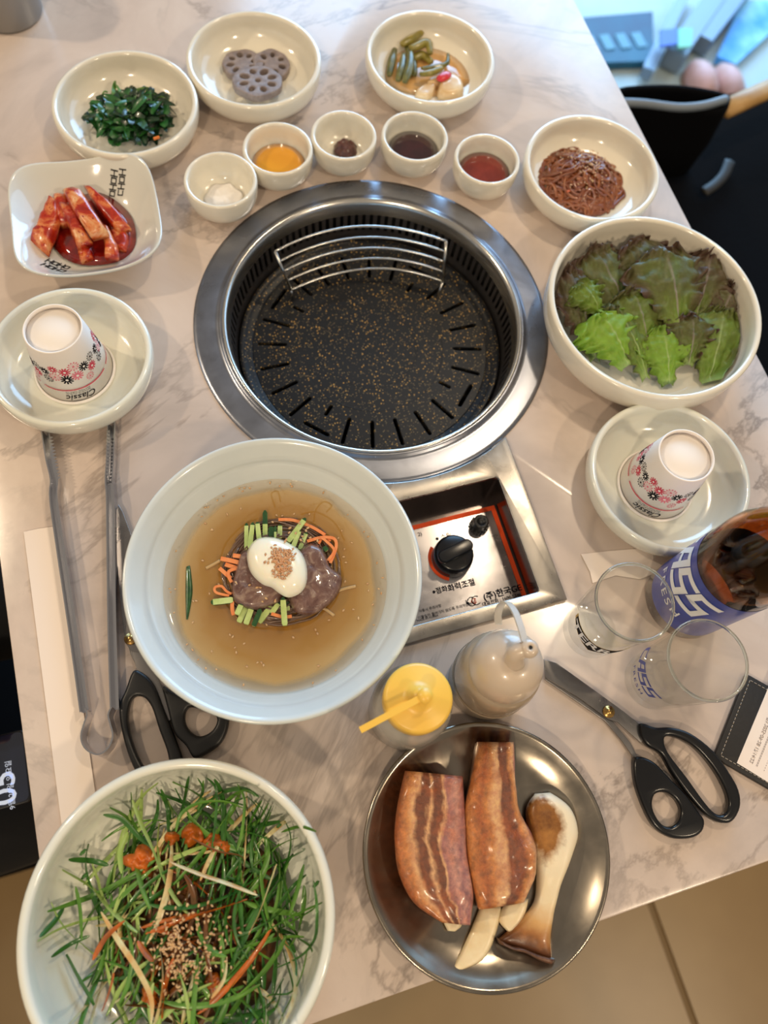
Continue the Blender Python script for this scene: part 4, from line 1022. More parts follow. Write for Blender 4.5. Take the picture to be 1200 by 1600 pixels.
# ------------------------------------------------------------------ scallion salad
def scallions():
    x, y = B['sal'][:2]; c = at(300, 1442, .03)
    t = thing('scallion_salad', (c.x, c.y, .0065), 'heap of shredded green scallions tossed in red-brown sauce with sesame', 'salad')
    T = t.location; O = Vector((x, y, 0))
    mats = [pm('scallion_dark_green', (58, 112, 40), .35, coat=.2, vary=(44, 92, 34)), pm('scallion_mid_green', (98, 146, 54), .35, coat=.2, vary=(78, 126, 46)), pm('scallion_light_green', (150, 180, 92), .35, coat=.3, vary=(166, 190, 110)),
            pm('scallion_white', (214, 212, 166), .35, coat=.3, vary=(206, 160, 96), vscale=50), pm('scallion_sauced_brown', (84, 62, 26), .3, coat=.4, vary=(122, 68, 26), vscale=60), pm('scallion_sauced_orange', (204, 104, 26), .35, coat=.2, vary=(150, 78, 24), vscale=70)]
    dome('sauced_core', wavy(0, -.004, .060, .25, 40, 6), -.0005, .013, mats[4], t, 7, .003, 120, .6)
    def floorz(p):
        r = hypot(p.x + T.x - x, p.y + T.y - y); return .0068 - T.z + (.045 * max(0, (r - .060) / .034) ** 2 if r > .060 else 0)
    def ribbon(P, W, m, name='scallion_strand', tw=None):
        P = smoothpath(P, 4); N = len(P); vs = []; fs = []
        tw0 = random.uniform(-1.2, 1.2); tr = random.uniform(-.12, .12)
        for i, p in enumerate(P):
            d = (P[min(i + 1, N - 1)] - P[max(i - 1, 0)]).normalized(); s = d.cross(Vector((0, 0, 1)))
            if s.length < 1e-4: s = Vector((1, 0, 0))
            s.normalize(); u = s.cross(d); a = tw0 + tr * i; u0 = i / (N - 1)
            w_ = W / 2 * (1 - .75 * abs(2 * u0 - 1) ** 4); sd = s * cos(a) + u * sin(a); nn = d.cross(sd) * (W * .22)
            vs += [p - sd * w_, p + nn * -1, p + sd * w_]
        for i in range(N - 1): fs += [(3 * i, 3 * i + 1, 3 * i + 4, 3 * i + 3), (3 * i + 1, 3 * i + 2, 3 * i + 5, 3 * i + 4)]
        return mesh(name, vs, fs, m, t)
    RX, RY = .077, .083
    def path(L, cx, cy, d, k, lay, n=7, lift=0):
        P = []; px_, py_ = cx - cos(d) * L / 2, cy - sin(d) * L / 2; dd = d - k / 2
        for i in range(n):
            rr = hypot(px_ / RX, py_ / RY); h = .031 * max(0, 1 - rr ** 2.2) * lay + .0015 + lift * sin(pi * i / (n - 1))
            q = Vector((px_, py_, h)); q.z = max(q.z, floorz(q) + .001)
            r = hypot(q.x + T.x - x, q.y + T.y - y)
            if r > .089: f = .089 / r; q.x = (q.x + T.x - x) * f + x - T.x; q.y = (q.y + T.y - y) * f + y - T.y; q.z = max(q.z, floorz(q) + .001)
            P.append(q); px_ += cos(dd) * L / (n - 1); py_ += sin(dd) * L / (n - 1); dd += k / (n - 1)
        return P
    for k in range(255):
        a = random.uniform(0, 2 * pi); r = sqrt(random.random()) * .9; cx, cy = r * RX * cos(a), r * RY * sin(a)
        d = random.gauss(radians(55), .75); L = random.uniform(.036, .078); kk = random.gauss(0, .9); lay = random.uniform(.55, 1.0)
        sauce = max(0, 1 - hypot((cx + .008) / .042, (cy + .006) / .050)); rnd = random.random()
        if rnd < sauce * 1.1: m = mats[4] if random.random() < .85 else mats[5]
        elif rnd > .93: m = mats[3]
        else: m = mats[random.choice([0, 0, 0, 1, 1] if cx > .01 else [0, 1, 1, 2, 2])]
        ribbon(path(L, cx, cy, d, kk, lay), random.uniform(.0020, .0044), m)
    # the strands that can be followed one by one in the picture
    def pxs(pts, z, W, m):
        P = []
        for i, (a, b) in enumerate(pts):
            p = at(a, b, z) ; q = p - T; q.z = max(z - T.z, floorz(q) + .001); P.append(q)
        ribbon(P, W, m)
    pxs([(312, 1216), (318, 1235), (305, 1255), (278, 1275)], .028, .0016, mats[0]); pxs([(326, 1216), (338, 1235), (336, 1290), (330, 1330)], .030, .0018, mats[0])
    pxs([(275, 1300), (283, 1272), (310, 1255), (350, 1252), (380, 1262)], .036, .0030, mats[1]); pxs([(372, 1225), (382, 1250), (378, 1300), (370, 1330)], .034, .0022, mats[1])
    pxs([(388, 1245), (365, 1255), (352, 1285), (358, 1320)], .034, .0018, mats[0]); pxs([(388, 1246), (402, 1262), (407, 1290), (410, 1310)], .034, .0018, mats[0]); pxs([(398, 1250), (415, 1275), (405, 1300)], .033, .0014, mats[0])
    pxs([(207, 1250), (222, 1290), (240, 1330), (252, 1370)], .040, .0042, mats[2]); pxs([(163, 1273), (190, 1280), (215, 1305), (240, 1325)], .036, .0034, mats[0]); pxs([(200, 1300), (188, 1330), (190, 1365)], .036, .0040, mats[2])
    pxs([(266, 1347), (310, 1365), (360, 1382), (402, 1399)], .044, .0034, mats[3]); pxs([(432, 1350), (420, 1385), (403, 1430), (388, 1460)], .042, .0028, mats[3]); pxs([(158, 1425), (185, 1470), (215, 1515), (236, 1560), (236, 1600)], .042, .0036, mats[3])
    pxs([(504, 1406), (460, 1430), (410, 1460), (370, 1490)], .034, .0030, mats[1]); pxs([(120, 1340), (145, 1345), (170, 1352)], .018, .0042, mats[0]); pxs([(107, 1414), (96, 1435), (82, 1455)], .018, .0036, mats[0])
    pxs([(118, 1385), (125, 1420), (128, 1470)], .024, .0026, mats[1]); pxs([(90, 1490), (110, 1475), (140, 1462)], .022, .0030, mats[0]); pxs([(440, 1470), (462, 1495), (458, 1540), (420, 1555), (412, 1575)], .018, .0014, mats[0]); pxs([(480, 1480), (470, 1520), (437, 1585)], .018, .0026, mats[1])
    pxs([(475, 1350), (462, 1400), (452, 1430)], .030, .0036, mats[1]); pxs([(440, 1300), (470, 1290), (495, 1296)], .024, .0022, mats[1]); pxs([(105, 1490), (125, 1530), (148, 1570)], .026, .0060, mats[0]); pxs([(330, 1560), (350, 1530), (355, 1495)], .036, .0030, mats[3])
    pxs([(145, 1500), (165, 1465), (195, 1438)], .044, .0036, mats[5]); pxs([(215, 1470), (228, 1490), (240, 1502)], .046, .0044, mats[5]); pxs([(160, 1580), (172, 1545), (178, 1520)], .040, .0030, mats[5]); pxs([(300, 1310), (340, 1330), (380, 1340), (378, 1375)], .044, .0022, mats[4])
    mo = mats[5]
    for a, b, r in ((215, 1348, .010), (296, 1308, .008), (330, 1318, .007), (265, 1310, .005), (350, 1325, .005), (330, 1540, .006), (230, 1560, .006)):
        p = at(a, b, .036) - T; dome('sauced_vegetable', wavy(p.x, p.y, r, .5, 24, a), p.z - .014, .007, mo, t, 8, .005, 300, .6)
    for a, b in ((138, 1330), (134, 1368), (438, 1288), (494, 1376)):
        p = at(a, b, .016) - T; p.z = floorz(p) + .0005; dome('scallion_scrap', [(p.x + .0028 * cos(q), p.y + .0016 * sin(q) + .0012 * cos(q)) for q in [pi / 3 * i for i in range(6)]], p.z, .0006, mats[0], t, 3, 0, flat=.3)
    pts = []
    for k in range(230):
        px = random.gauss(300, 34); py = 1470 + random.gauss(0, 38) - abs(px - 300) * .2
        if random.random() < .35: px = random.gauss(272, 12); py = random.gauss(1490, 28)
        p = at(px, py, .040) - T; rr = hypot(p.x / RX, p.y / RY)
        if rr > .9: continue
        p.z = .033 * (1 - rr ** 2.2) + .002 + random.uniform(0, .0015); pts.append(p)
    seeds('sesame_seeds', pts, M['seed'], t, .0030)
scallions()

# ------------------------------------------------------------------ steel plate with pork and mushroom
def steel_plate():
    R = .0920; x, y = -.0490, -.4722
    o = lathe('steel_plate', [(0, .0006), (.060, .0006), (.072, .0030), (.084, .0105), (.0885, .0138), (.0905, .0148), (.0920, .0142), (.0924, .0128), (.0916, .0118), (.0900, .0122), (.083, .0090), (.0715, .0016), (.060, -.0001), (0, 0)][::-1], M['platesteel'], None, 128, (x, y, .0004))
    tag(o, 'round shallow stainless steel plate holding grilled pork belly and mushrooms', 'plate')
steel_plate()
def mk_pork(name, stops, side):
    k = NT(name); b = k.b; tc = k.n('ShaderNodeTexCoord'); uv = tc.outputs['UV']; sp = k.n('ShaderNodeSeparateXYZ'); k.l(uv, sp.inputs[0])
    q = k.noise(26, 4, .6, .5, tc.outputs['Object']); q2 = k.noise(220, 5, .65, 0, tc.outputs['Object']); q3 = k.noise(60, 4, .6, 0, tc.outputs['Object'])
    ma = k.n('ShaderNodeMath', operation='MULTIPLY_ADD'); k.l(q.outputs['Fac'], ma.inputs[0]); ma.inputs[1].default_value = .46; k.l(sp.outputs[0], ma.inputs[2])
    mb = k.n('ShaderNodeMath', operation='SUBTRACT'); k.l(ma.outputs[0], mb.inputs[0]); mb.inputs[1].default_value = .23
    c = k.ramp(mb.outputs[0], stops)
    c = k.mix(k.ramp(q3.outputs['Fac'], [(.46, (0, 0, 0, 1)), (.66, (.5, .5, .5, 1))]), c, lin((172, 98, 48)))
    c = k.mix(.55, c, k.ramp(q2.outputs['Fac'], [(.3, lin((104, 60, 36))), (.7, lin((240, 196, 150)))]), 'OVERLAY')
    k.l(c, b.inputs['Base Color']); b.inputs['Roughness'].default_value = .36; b.inputs['Coat Weight'].default_value = .4; b.inputs['Coat Roughness'].default_value = .16
    b.inputs['Subsurface Weight'].default_value = .08; b.inputs['Subsurface Scale'].default_value = .004
    k.bump(q2.outputs['Fac'], .8, .0022); return k.m
def pork():
    brown = lin((158, 98, 56)); fat = lin((218, 188, 152)); meat = lin((118, 76, 56)); gold = lin((200, 148, 94)); raw = lin((160, 120, 130)); raw2 = lin((196, 160, 158))
    m1 = mk_pork('seared_pork_belly', [(0, brown), (.13, gold), (.22, fat), (.29, meat), (.38, meat), (.43, fat), (.49, meat), (.58, meat), (.61, fat), (.66, raw), (.80, raw2), (.9, raw), (1, raw2)], raw)
    m2 = mk_pork('browned_pork_belly', [(0, gold), (.22, brown), (.34, gold), (.42, fat), (.50, fat), (.56, meat), (.74, meat), (.82, gold), (.92, fat), (1, raw)], raw)
    def L(z, *pts): return [at(x, y, z) for x, y in pts]
    z = .024
    o = slab('pork_belly', L(z, (634, 1204), (622, 1255), (617, 1310), (624, 1365), (648, 1412), (690, 1442)), L(z, (724, 1213), (729, 1262), (730, 1315), (736, 1365), (742, 1405), (736, 1446)), .0035, .023, m1, None, None, 24, .0034, 95, .80)
    tag(o, 'thick slab of seared pork belly with a raw pink side, nearer the yellow-capped bottle', 'meat')
    o = slab('pork_belly', L(z, (747, 1159), (738, 1215), (728, 1265), (731, 1325), (738, 1375), (750, 1422)), L(z, (804, 1160), (807, 1215), (813, 1265), (836, 1312), (839, 1365), (822, 1410)), .0035, .024, m2, None, None, 24, .0036, 95, .82)
    tag(o, 'thick slab of golden-brown pork belly lying beside the mushroom', 'meat')
    def mk_mush(patch=True):
        k = NT('king_oyster_mushroom'); b = k.b; tc = k.n('ShaderNodeTexCoord'); sp = k.n('ShaderNodeSeparateXYZ'); k.l(tc.outputs['UV'], sp.inputs[0])
        q = k.noise(80, 4, .6, 0, tc.outputs['Object'])
        ad = k.n('ShaderNodeMath', operation='MULTIPLY_ADD'); k.l(q.outputs['Fac'], ad.inputs[0]); ad.inputs[1].default_value = .12; k.l(sp.outputs[1], ad.inputs[2])
        c = k.ramp(ad.outputs[0], [(0, lin((240, 230, 206))), (.74, lin((230, 208, 166))), (.86, lin((208, 160, 100))), (.95, lin((160, 104, 54))), (1.0, lin((96, 58, 34)))]) if patch else k.ramp(q.outputs['Fac'], [(.3, lin((238, 224, 190))), (.7, lin((228, 206, 162)))])
        if patch:
            mp = k.n('ShaderNodeMapping'); mp.inputs['Location'].default_value = (-.28, -.235, 0); k.l(tc.outputs['UV'], mp.inputs[0])
            ms_ = k.n('ShaderNodeVectorMath', operation='MULTIPLY'); k.l(mp.outputs[0], ms_.inputs[0]); ms_.inputs[1].default_value = (1.5, 3.0, 0)
            ln = k.n('ShaderNodeVectorMath', operation='LENGTH'); k.l(ms_.outputs[0], ln.inputs[0]); a2 = k.n('ShaderNodeMath', operation='MULTIPLY_ADD'); k.l(q.outputs['Fac'], a2.inputs[0]); a2.inputs[1].default_value = .6; k.l(ln.outputs['Value'], a2.inputs[2])
            f = k.ramp(a2.outputs[0], [(.75, (1, 1, 1, 1)), (1.15, (0, 0, 0, 1))]); c = k.mix(f, c, k.ramp(q.outputs['Fac'], [(.35, lin((116, 68, 22))), (.65, lin((168, 112, 50)))]))
        k.l(c, b.inputs['Base Color']); b.inputs['Roughness'].default_value = .35; b.inputs['Coat Weight'].default_value = .15; b.inputs['Subsurface Weight'].default_value = .05; b.inputs['Subsurface Scale'].default_value = .004
        k.bump(q.outputs['Fac'], .25, .0015); return k.m
    mu = mk_mush(); mp = mk_mush(False); z = .012
    t = slab('mushroom', L(z, (838, 1240), (824, 1262), (826, 1300), (838, 1345), (840, 1375), (836, 1410), (812, 1440), (778, 1470)), L(z, (862, 1238), (893, 1262), (906, 1302), (893, 1345), (877, 1385), (866, 1430), (862, 1468), (866, 1502)), .0045, .012, mu, None, None, 18, .001, 100, .35)
    tag(t, 'large half of a king oyster mushroom with a grilled brown patch', 'mushroom')
    cap = slab('mushroom_cap', L(z + .001, (778, 1466), (800, 1478), (815, 1480), (840, 1490), (868, 1498)), L(z + .001, (782, 1476), (800, 1484), (822, 1490), (845, 1502), (862, 1508)), .0045, .0125, pm('mushroom_cap_brown', (104, 66, 40), .4, coat=.3, vary=(74, 44, 28), vscale=200), t, None, 8, .001, 160, .5)
    o = slab('mushroom_slice', L(.008, (752, 1415), (738, 1450), (722, 1485), (708, 1512)), L(.008, (786, 1416), (776, 1460), (756, 1500), (714, 1519)), .0030, .006, mp, None, None, 10, .0005, 100, .5); tag(o, 'long pale mushroom slice with a slanted tip, sticking out under the pork', 'mushroom')
    o = slab('mushroom_slice', L(.010, (790, 1412), (783, 1428), (782, 1442), (795, 1457)), L(.010, (828, 1405), (824, 1425), (815, 1445), (803, 1458)), .0032, .008, mp, None, None, 10, .0005, 100, .5); tag(o, 'short pale mushroom end between the pork and the large mushroom', 'mushroom')
    o = slab('mushroom_slice', L(.008, (692, 1430), (694, 1442), (700, 1455)), L(.008, (722, 1440), (722, 1448), (712, 1456)), .0032, .0052, mp, None, None, 8, .0003, 100, .5); tag(o, 'tiny pale mushroom tip showing under the lower end of the raw-sided pork', 'mushroom')
pork()

# ------------------------------------------------------------------ squeeze bottles
def bottles():
    mb = pm('translucent_white_plastic', (226, 222, 212), .25, trans=.55, coat=.3); my = pm('yellow_plastic', (242, 196, 84), .35, sss=.1)
    c = at(652, 1092, .082); c0 = at(649, 1095, .094)
    x, y = c.x, c.y
    t = thing('squeeze_bottle', (x, y, .0003), 'short translucent squeeze bottle with a yellow cap', 'bottle')
    lathe('bottle_body', [(0, .001), (.027, .001), (.0295, .004), (.0298, .040), (.0290, .056), (.0265, .066), (.0235, .072), (.0235, .080), (.0215, .080), (.0215, .072), (.0275, .056), (.0282, .040), (.0280, .005), (0, .003)], mb, t, 64)
    lathe('contents', [(0, .0035), (.0274, .0055), (.0276, .030), (0, .030)], pm('pale_sauce', (232, 214, 180), .4), t, 48)
    lathe('cap', [(.0232, .070), (.0240, .071), (.0242, .086), (.0234, .0885), (.0215, .0895), (.012, .0905), (.008, .0925), (.0055, .097), (.0042, .100), (0, .100)], my, t, 64)
    L = Vector((x, y, .0003)); a = at(664, 1087, .103) - L; b = at(563, 1141, .100) - L
    tube('nozzle_strap', [a, a.lerp(b, .5) + Vector((0, 0, .001)), b], .0022, my, t, 4, sect=[(-1, -.5), (1, -.5), (1, .5), (-1, .5)], up=(0, 0, 1))
    s = lathe('nozzle_plug', [(0, -.004), (.0035, -.004), (.0052, -.001), (.0052, .0015), (0, .0018)], my, t, 24); s.location = a
    # brown sauce bottle
    ms = pm('cloudy_bottle_plastic', (196, 176, 150), .25, trans=.35, coat=.4); mc = pm('cloudy_cap_plastic', (204, 186, 166), .28, coat=.5, sss=.1); mi = pm('brown_dressing', (172, 132, 82), .35)
    c = at(795, 1038, .088); x, y = c.x, c.y; L = Vector((x, y, .0003))
    t = thing('sauce_bottle', tuple(L), 'squat sauce bottle with a clouded cap, spout and looped stopper strap', 'bottle')
    lathe('bottle_body', [(0, .001), (.028, .001), (.0300, .004), (.0305, .030), (.0305, .058), (.0290, .068), (.0262, .074), (.0254, .074), (.0280, .066), (.0291, .056), (.0289, .005), (0, .003)], ms, t, 64)
    lathe('dressing', [(0, .0035), (.0290, .0055), (.0292, .030), (0, .030)], mi, t, 48)
    lathe('ring_rib', [(.0308, .031), (.0316, .0325), (.0308, .034)], ms, t, 64)
    lathe('cap', [(.0252, .070), (.0262, .071), (.0264, .080), (.0254, .087), (.0230, .0945), (.0190, .1005), (.0140, .1045), (.0085, .1065), (0, .1070)], mc, t, 64)
    n0 = Vector((.000, -.001, .104)); n1 = at(806, 1020, .115) - L; n2 = at(826, 1014, .119) - L
    P = smoothpath([n0, n1, n2], 6); nn = len(P); tube('spout', P, [.0075 - .0030 * i / (nn - 1) if i < nn * .6 else .0056 for i in range(nn)], mc, t, 16)
    d = (n2 - n1).normalized(); tip = lathe('spout_tip', [(0, -.003), (.0058, -.002), (.0066, .001), (.0058, .004), (.0035, .0055), (.0014, .0055), (.0012, .002)], mc, t, 24); tip.location = n2
    hole = lathe('spout_hole', [(0, .0050), (.0013, .0050)], M['void'], t, 12); hole.location = n2 + Vector((0, 0, .0007))  # flat black disc painted as the shade in the spout opening
    pts = [at(779, 975, .086) - L, at(778, 960, .094) - L, at(783, 945, .104) - L, at(792, 941, .110) - L, at(804, 955, .116) - L, at(813, 978, .120) - L, at(820, 1003, .122) - L]
    tube('stopper_strap', smoothpath(pts, 5), .0026, pm('clear_soft_plastic', (224, 216, 204), .3, trans=.4), t, 4, sect=[(-1, -.22), (1, -.22), (1, .22), (-1, .22)], up=(.3, 1, .3))
bottles()

# ------------------------------------------------------------------ beer glasses and bottle
def cyl_text(name, s, size, m, t, a0, rfn, z0, shear=0, bold=0, off=.0004, space=1.0):
    def fn(px, py):
        z = z0 + py; r = rfn(z) + off; a = a0 + px / rfn(z0); return (r * cos(a), r * sin(a), z)
    return text_on(name, s, size, m, t, fn, shear, bold, 'CENTER', space, True)
def block_text(name, s_, h, wid, gap, th, m, t, a0, rfn, z0, shear=.25, off=.0005):
    "heavy squared letters bent round an upright wall"
    G = {'C': [[(1, 1), (0, 1), (0, 0), (1, 0)]], 'A': [[(0, 0), (.25, 1), (1, 1), (1, 0)], [(.1, .38), (1, .38)]], 'S': [[(1, 1), (0, 1), (0, .52), (1, .48), (1, 0), (0, 0)]]}
    V = []; F = []; total = len(s_) * wid + (len(s_) - 1) * gap
    for ci, ch in enumerate(s_):
        x0 = -total / 2 + ci * (wid + gap)
        for pl in G[ch]:
            for (a, b) in zip(pl, pl[1:]):
                A = Vector((x0 + a[0] * wid, a[1] * h)); Bq = Vector((x0 + b[0] * wid, b[1] * h)); d = (Bq - A).normalized(); n = Vector((-d.y, d.x)) * th / 2
                A = A - d * th / 2; Bq = Bq + d * th / 2
                for k in range(7):
                    p = A.lerp(Bq, k / 6)
                    for sg in (-1, 1):
                        q = p + n * sg; z = z0 + q.y - h / 2; r = rfn(z) + off; an = a0 + (q.x + shear * (q.y - h / 2)) / rfn(z0); V.append((r * cos(an), r * sin(an), z))
                b0 = len(V) - 14
                for k in range(6): F.append((b0 + 2 * k, b0 + 2 * k + 2, b0 + 2 * k + 3, b0 + 2 * k + 1))
                off += .00001
    return mesh(name, V, F, m, t, False)
def glasses():
    H = .100
    def one(rim_px, label, R=.0292, r=.0235):
        c = at(*rim_px, H); t = thing('beer_glass', (c.x, c.y, .0003), label, 'glass')
        wl = .0014
        lathe('glass_body', [(0, 0), (r - .002, 0), (r, .002), (r + (R - r) * .5, H * .5), (R, H - .001), (R - wl * .5, H), (R - wl, H - .001), (r + (R - r) * .5 - wl, H * .5), (r - wl * .9, .012), (r - wl * 2.5, .0095), (0, .009)], M['glass'], t, 96)
        lathe('glass_rim', [(R - wl * .5 + .0011 * cos(q), H - .0004 + .0011 * sin(q)) for q in [2 * pi * i / 10 for i in range(11)]], M['rimglass'], t, 96)
        return t, (lambda z: r + (R - r) * z / H)
    t, rf = one((992, 940), 'clear beer glass with a black and gold printed emblem')
    a0 = radians(222)
    # shield behind the letters
    V = []; F = []
    def P(px, py, off): z = .043 + py * 1.15; q = rf(z) + off; a = a0 + px * 1.1 / rf(.03); return (q * cos(a), q * sin(a), z)
    sh = [(-.022, .0080), (-.010, .0062), (.022, .0080), (.0215, .0015), (.004, -.0070), (0, -.0110), (-.004, -.0070), (-.0215, .0015)]
    def patch(pts, m, off, name):
        n = 14; top = []; vs = []; fs = []
        for i in range(n + 1):
            x = -.0218 + .0436 * i / n; ax = abs(x) / .0218
            y1 = .0062 + .0022 * ax; y0 = -.0110 + .0125 * ax ** .8
            vs += [P(x * pts, y0 * pts, off), P(x * pts, y1 * pts, off)]
        for i in range(n): fs.append((2 * i, 2 * i + 2, 2 * i + 3, 2 * i + 1))
        mesh(name, vs, fs, m, t, False)
    patch(1.15, M['gold'], .0002, 'printed_emblem'); patch(1.07, M['ink'], .0003, 'printed_emblem')
    cyl_text('lettering', 'TERRA', .0175, M['white'], t, a0, rf, .0435, 0, .02, .0006, .95)
    t, rf = one((1106, 1031), 'clear beer glass with blue printed letters, standing beside the bill folder')
    block_text('lettering', 'CASS', .015, .0072, .0034, .0027, M['blueink'], t, radians(165), rf, .046)
    cyl_text('lettering', 'FRESH', .0070, M['blueink'], t, radians(172), rf, .028, 0, .01, .0004, 1.3)
glasses()
def beer_bottle():
    c = at(1062, 941, 0); x, y = c.x, c.y
    t = thing('beer_bottle', (x, y, .0003), 'brown glass beer bottle with a deep blue label, standing behind the glasses', 'bottle')
    k = NT('brown_bottle_glass'); b = k.b; b.inputs['Base Color'].default_value = lin((206, 142, 84)); b.inputs['Transmission Weight'].default_value = 1; b.inputs['Roughness'].default_value = .02; b.inputs['IOR'].default_value = 1.45
    R = .0335
    lathe('bottle_body', [(0, .004), (.020, .003), (.026, 0), (.0295, .0015), (R, .008), (R, .130), (.0325, .142), (.028, .158), (.020, .178), (.0150, .196), (.0135, .240), (.0135, .262), (.0145, .264), (.0145, .272), (.0130, .274), (.0105, .274), (.0105, .240), (.0125, .196), (.0175, .178), (.0255, .158), (.0300, .142), (R - .0025, .130), (R - .0025, .011), (.022, .007), (0, .009)], k.m, t, 80)
    rf = lambda z: R
    ml = pm('blue_label', (36, 66, 168), .3, coat=.3, vary=(30, 56, 150), vscale=60)
    N = 90; V = []
    for i in range(N + 1):
        a = 2 * pi * i / N
        for z in (.022, .105): V.append(((R + .0002) * cos(a), (R + .0002) * sin(a), z))
    mesh('label', V, [(2 * i, 2 * i + 2, 2 * i + 3, 2 * i + 1) for i in range(N)], ml, t)
    a0 = radians(152)
    block_text('lettering', 'CASS', .030, .0145, .0065, .0056, M['white'], t, a0, rf, .077)
    cyl_text('lettering', 'FRESH', .0125, M['white'], t, a0 + .32, rf, .045, 0, .01, .0006, 1.35)
beer_bottle()

# ------------------------------------------------------------------ papers, folder
def sheet(name, pts, z, th, mat, label, cat, parent=None, org=None):
    P = [at(a, b, z + th) for a, b in pts]; o0 = sum(P, Vector()) / len(P); o0.z = z
    if org is not None: o0 = org
    vs = [(p.x - o0.x, p.y - o0.y, z - o0.z) for p in P] + [(p.x - o0.x, p.y - o0.y, z + th - o0.z) for p in P]; n = len(P)
    fs = [tuple(range(n)), tuple(range(n, 2 * n))] + [(i, (i + 1) % n, n + (i + 1) % n, n + i) for i in range(n)]
    o = mesh(name, vs, fs, mat, parent, False, (0, 0, 0) if parent else tuple(o0))
    bm = bmesh.new(); bm.from_mesh(o.data); bmesh.ops.recalc_face_normals(bm, faces=bm.faces); bm.to_mesh(o.data); bm.free()
    if label: tag(o, label, cat)
    return o, o0
def papers():
    t = sheet('paper_sleeve', [(37, 831), (60, 826), (89, 822), (152, 1262), (128, 1300), (100, 1318)], .0003, .0012, M['paper'], 'long white paper chopstick sleeve lying under the steel tongs', 'paper sleeve')[0]
    sheet('paper_napkin', [(908, 866), (950, 861), (1000, 857), (1095, 850), (1090, 885), (1040, 889), (1000, 905), (962, 899), (926, 911), (922, 893)], .0003, .0010, M['paper'], 'white paper napkin tucked under the dish beside the beer bottle', 'napkin')
    # bill folder
    a, b, c = at(1166, 1052, .004), at(1115, 1183, .004), at(1215, 1266, .004)
    u = (b - a); u.z = 0; L = u.length; u.normalize(); v = Vector((-u.y, u.x, 0)); 
    if v.x < 0: v = -v
    O = Vector((a.x, a.y, .0003)); t = thing('bill_folder', tuple(O), 'black leather bill folder with pale stitching, holding a receipt', 'folder')
    def W(p, q): r = u * p + v * q; return (r.x, r.y)
    wd = .13
    ml = pm('black_leather', (24, 22, 22), .45, bump=(300, .25, .0005)); mth = pm('pale_thread', (176, 164, 148), .7)
    plate('cover', [[W(.002, 0), W(L - .002, 0), W(L, .002), W(L, wd), W(0, wd), W(0, .002)]], .0042, .0012, ml, t, 0)
    V = []; F = []
    def dash(p0, p1):
        n = int(hypot(p1[0] - p0[0], p1[1] - p0[1]) / .0034)
        for i in range(n):
            q = [(p0[0] + (p1[0] - p0[0]) * (i + s) / n, p0[1] + (p1[1] - p0[1]) * (i + s) / n) for s in (.1, .75)]
            A, Bq = W(*q[0]), W(*q[1]); vs, fs = tube_data([Vector((*A, .0043)), Vector((*Bq, .0043))], .0003, 4, base=len(V)); V.extend(vs); F.extend(fs)
    dash((.004, .0045), (L - .004, .0045)); dash((.004, .0045), (.004, wd)); dash((L - .004, .0045), (L - .004, wd))
    s = mesh('stitching', V, F, mth, t); s['kind'] = 'stuff'
    p = [at(1207, 1060, .0055), at(1152, 1192, .0055), at(1212, 1230, .0055)]
    A = p[1]; e1 = (p[0] - p[1]); e1.z = 0; e1.normalize(); e2 = Vector((e1.y, -e1.x, 0)); z = .0048
    t2 = thing('receipt', (A.x, A.y, .0046), 'white printed receipt lying in the black bill folder', 'receipt')
    def Q(a_, b_, zz=0): r = e1 * a_ + e2 * b_; return (r.x, r.y, zz)
    mesh('receipt_paper', [Q(0, 0), Q(.085, 0), Q(.085, .07), Q(0, .07), Q(0, 0, .0003), Q(.085, 0, .0003), Q(.085, .07, .0003), Q(0, .07, .0003)], [(0, 3, 2, 1), (4, 5, 6, 7), (0, 1, 5, 4), (1, 2, 6, 5), (2, 3, 7, 6), (3, 0, 4, 7)], M['paper'], t2, False)
    mi = pm('faded_receipt_ink', (120, 108, 104), .7)
    text_on('lettering', '[영수증] 2025-09-28 17:14:22', .0042, mi, t2, lambda x, y: Q(.006 - x, .010 - y, .0005), 0, 0, 'RIGHT')
    text_on('lettering', '==============================', .0036, mi, t2, lambda x, y: Q(.006 - x, .015 - y, .0005), 0, 0, 'RIGHT')
    text_on('lettering', '- - - - - - - - - - - - - - - - -', .0036, mi, t2, lambda x, y: Q(.006 - x, .021 - y, .0005), 0, 0, 'RIGHT')
papers()

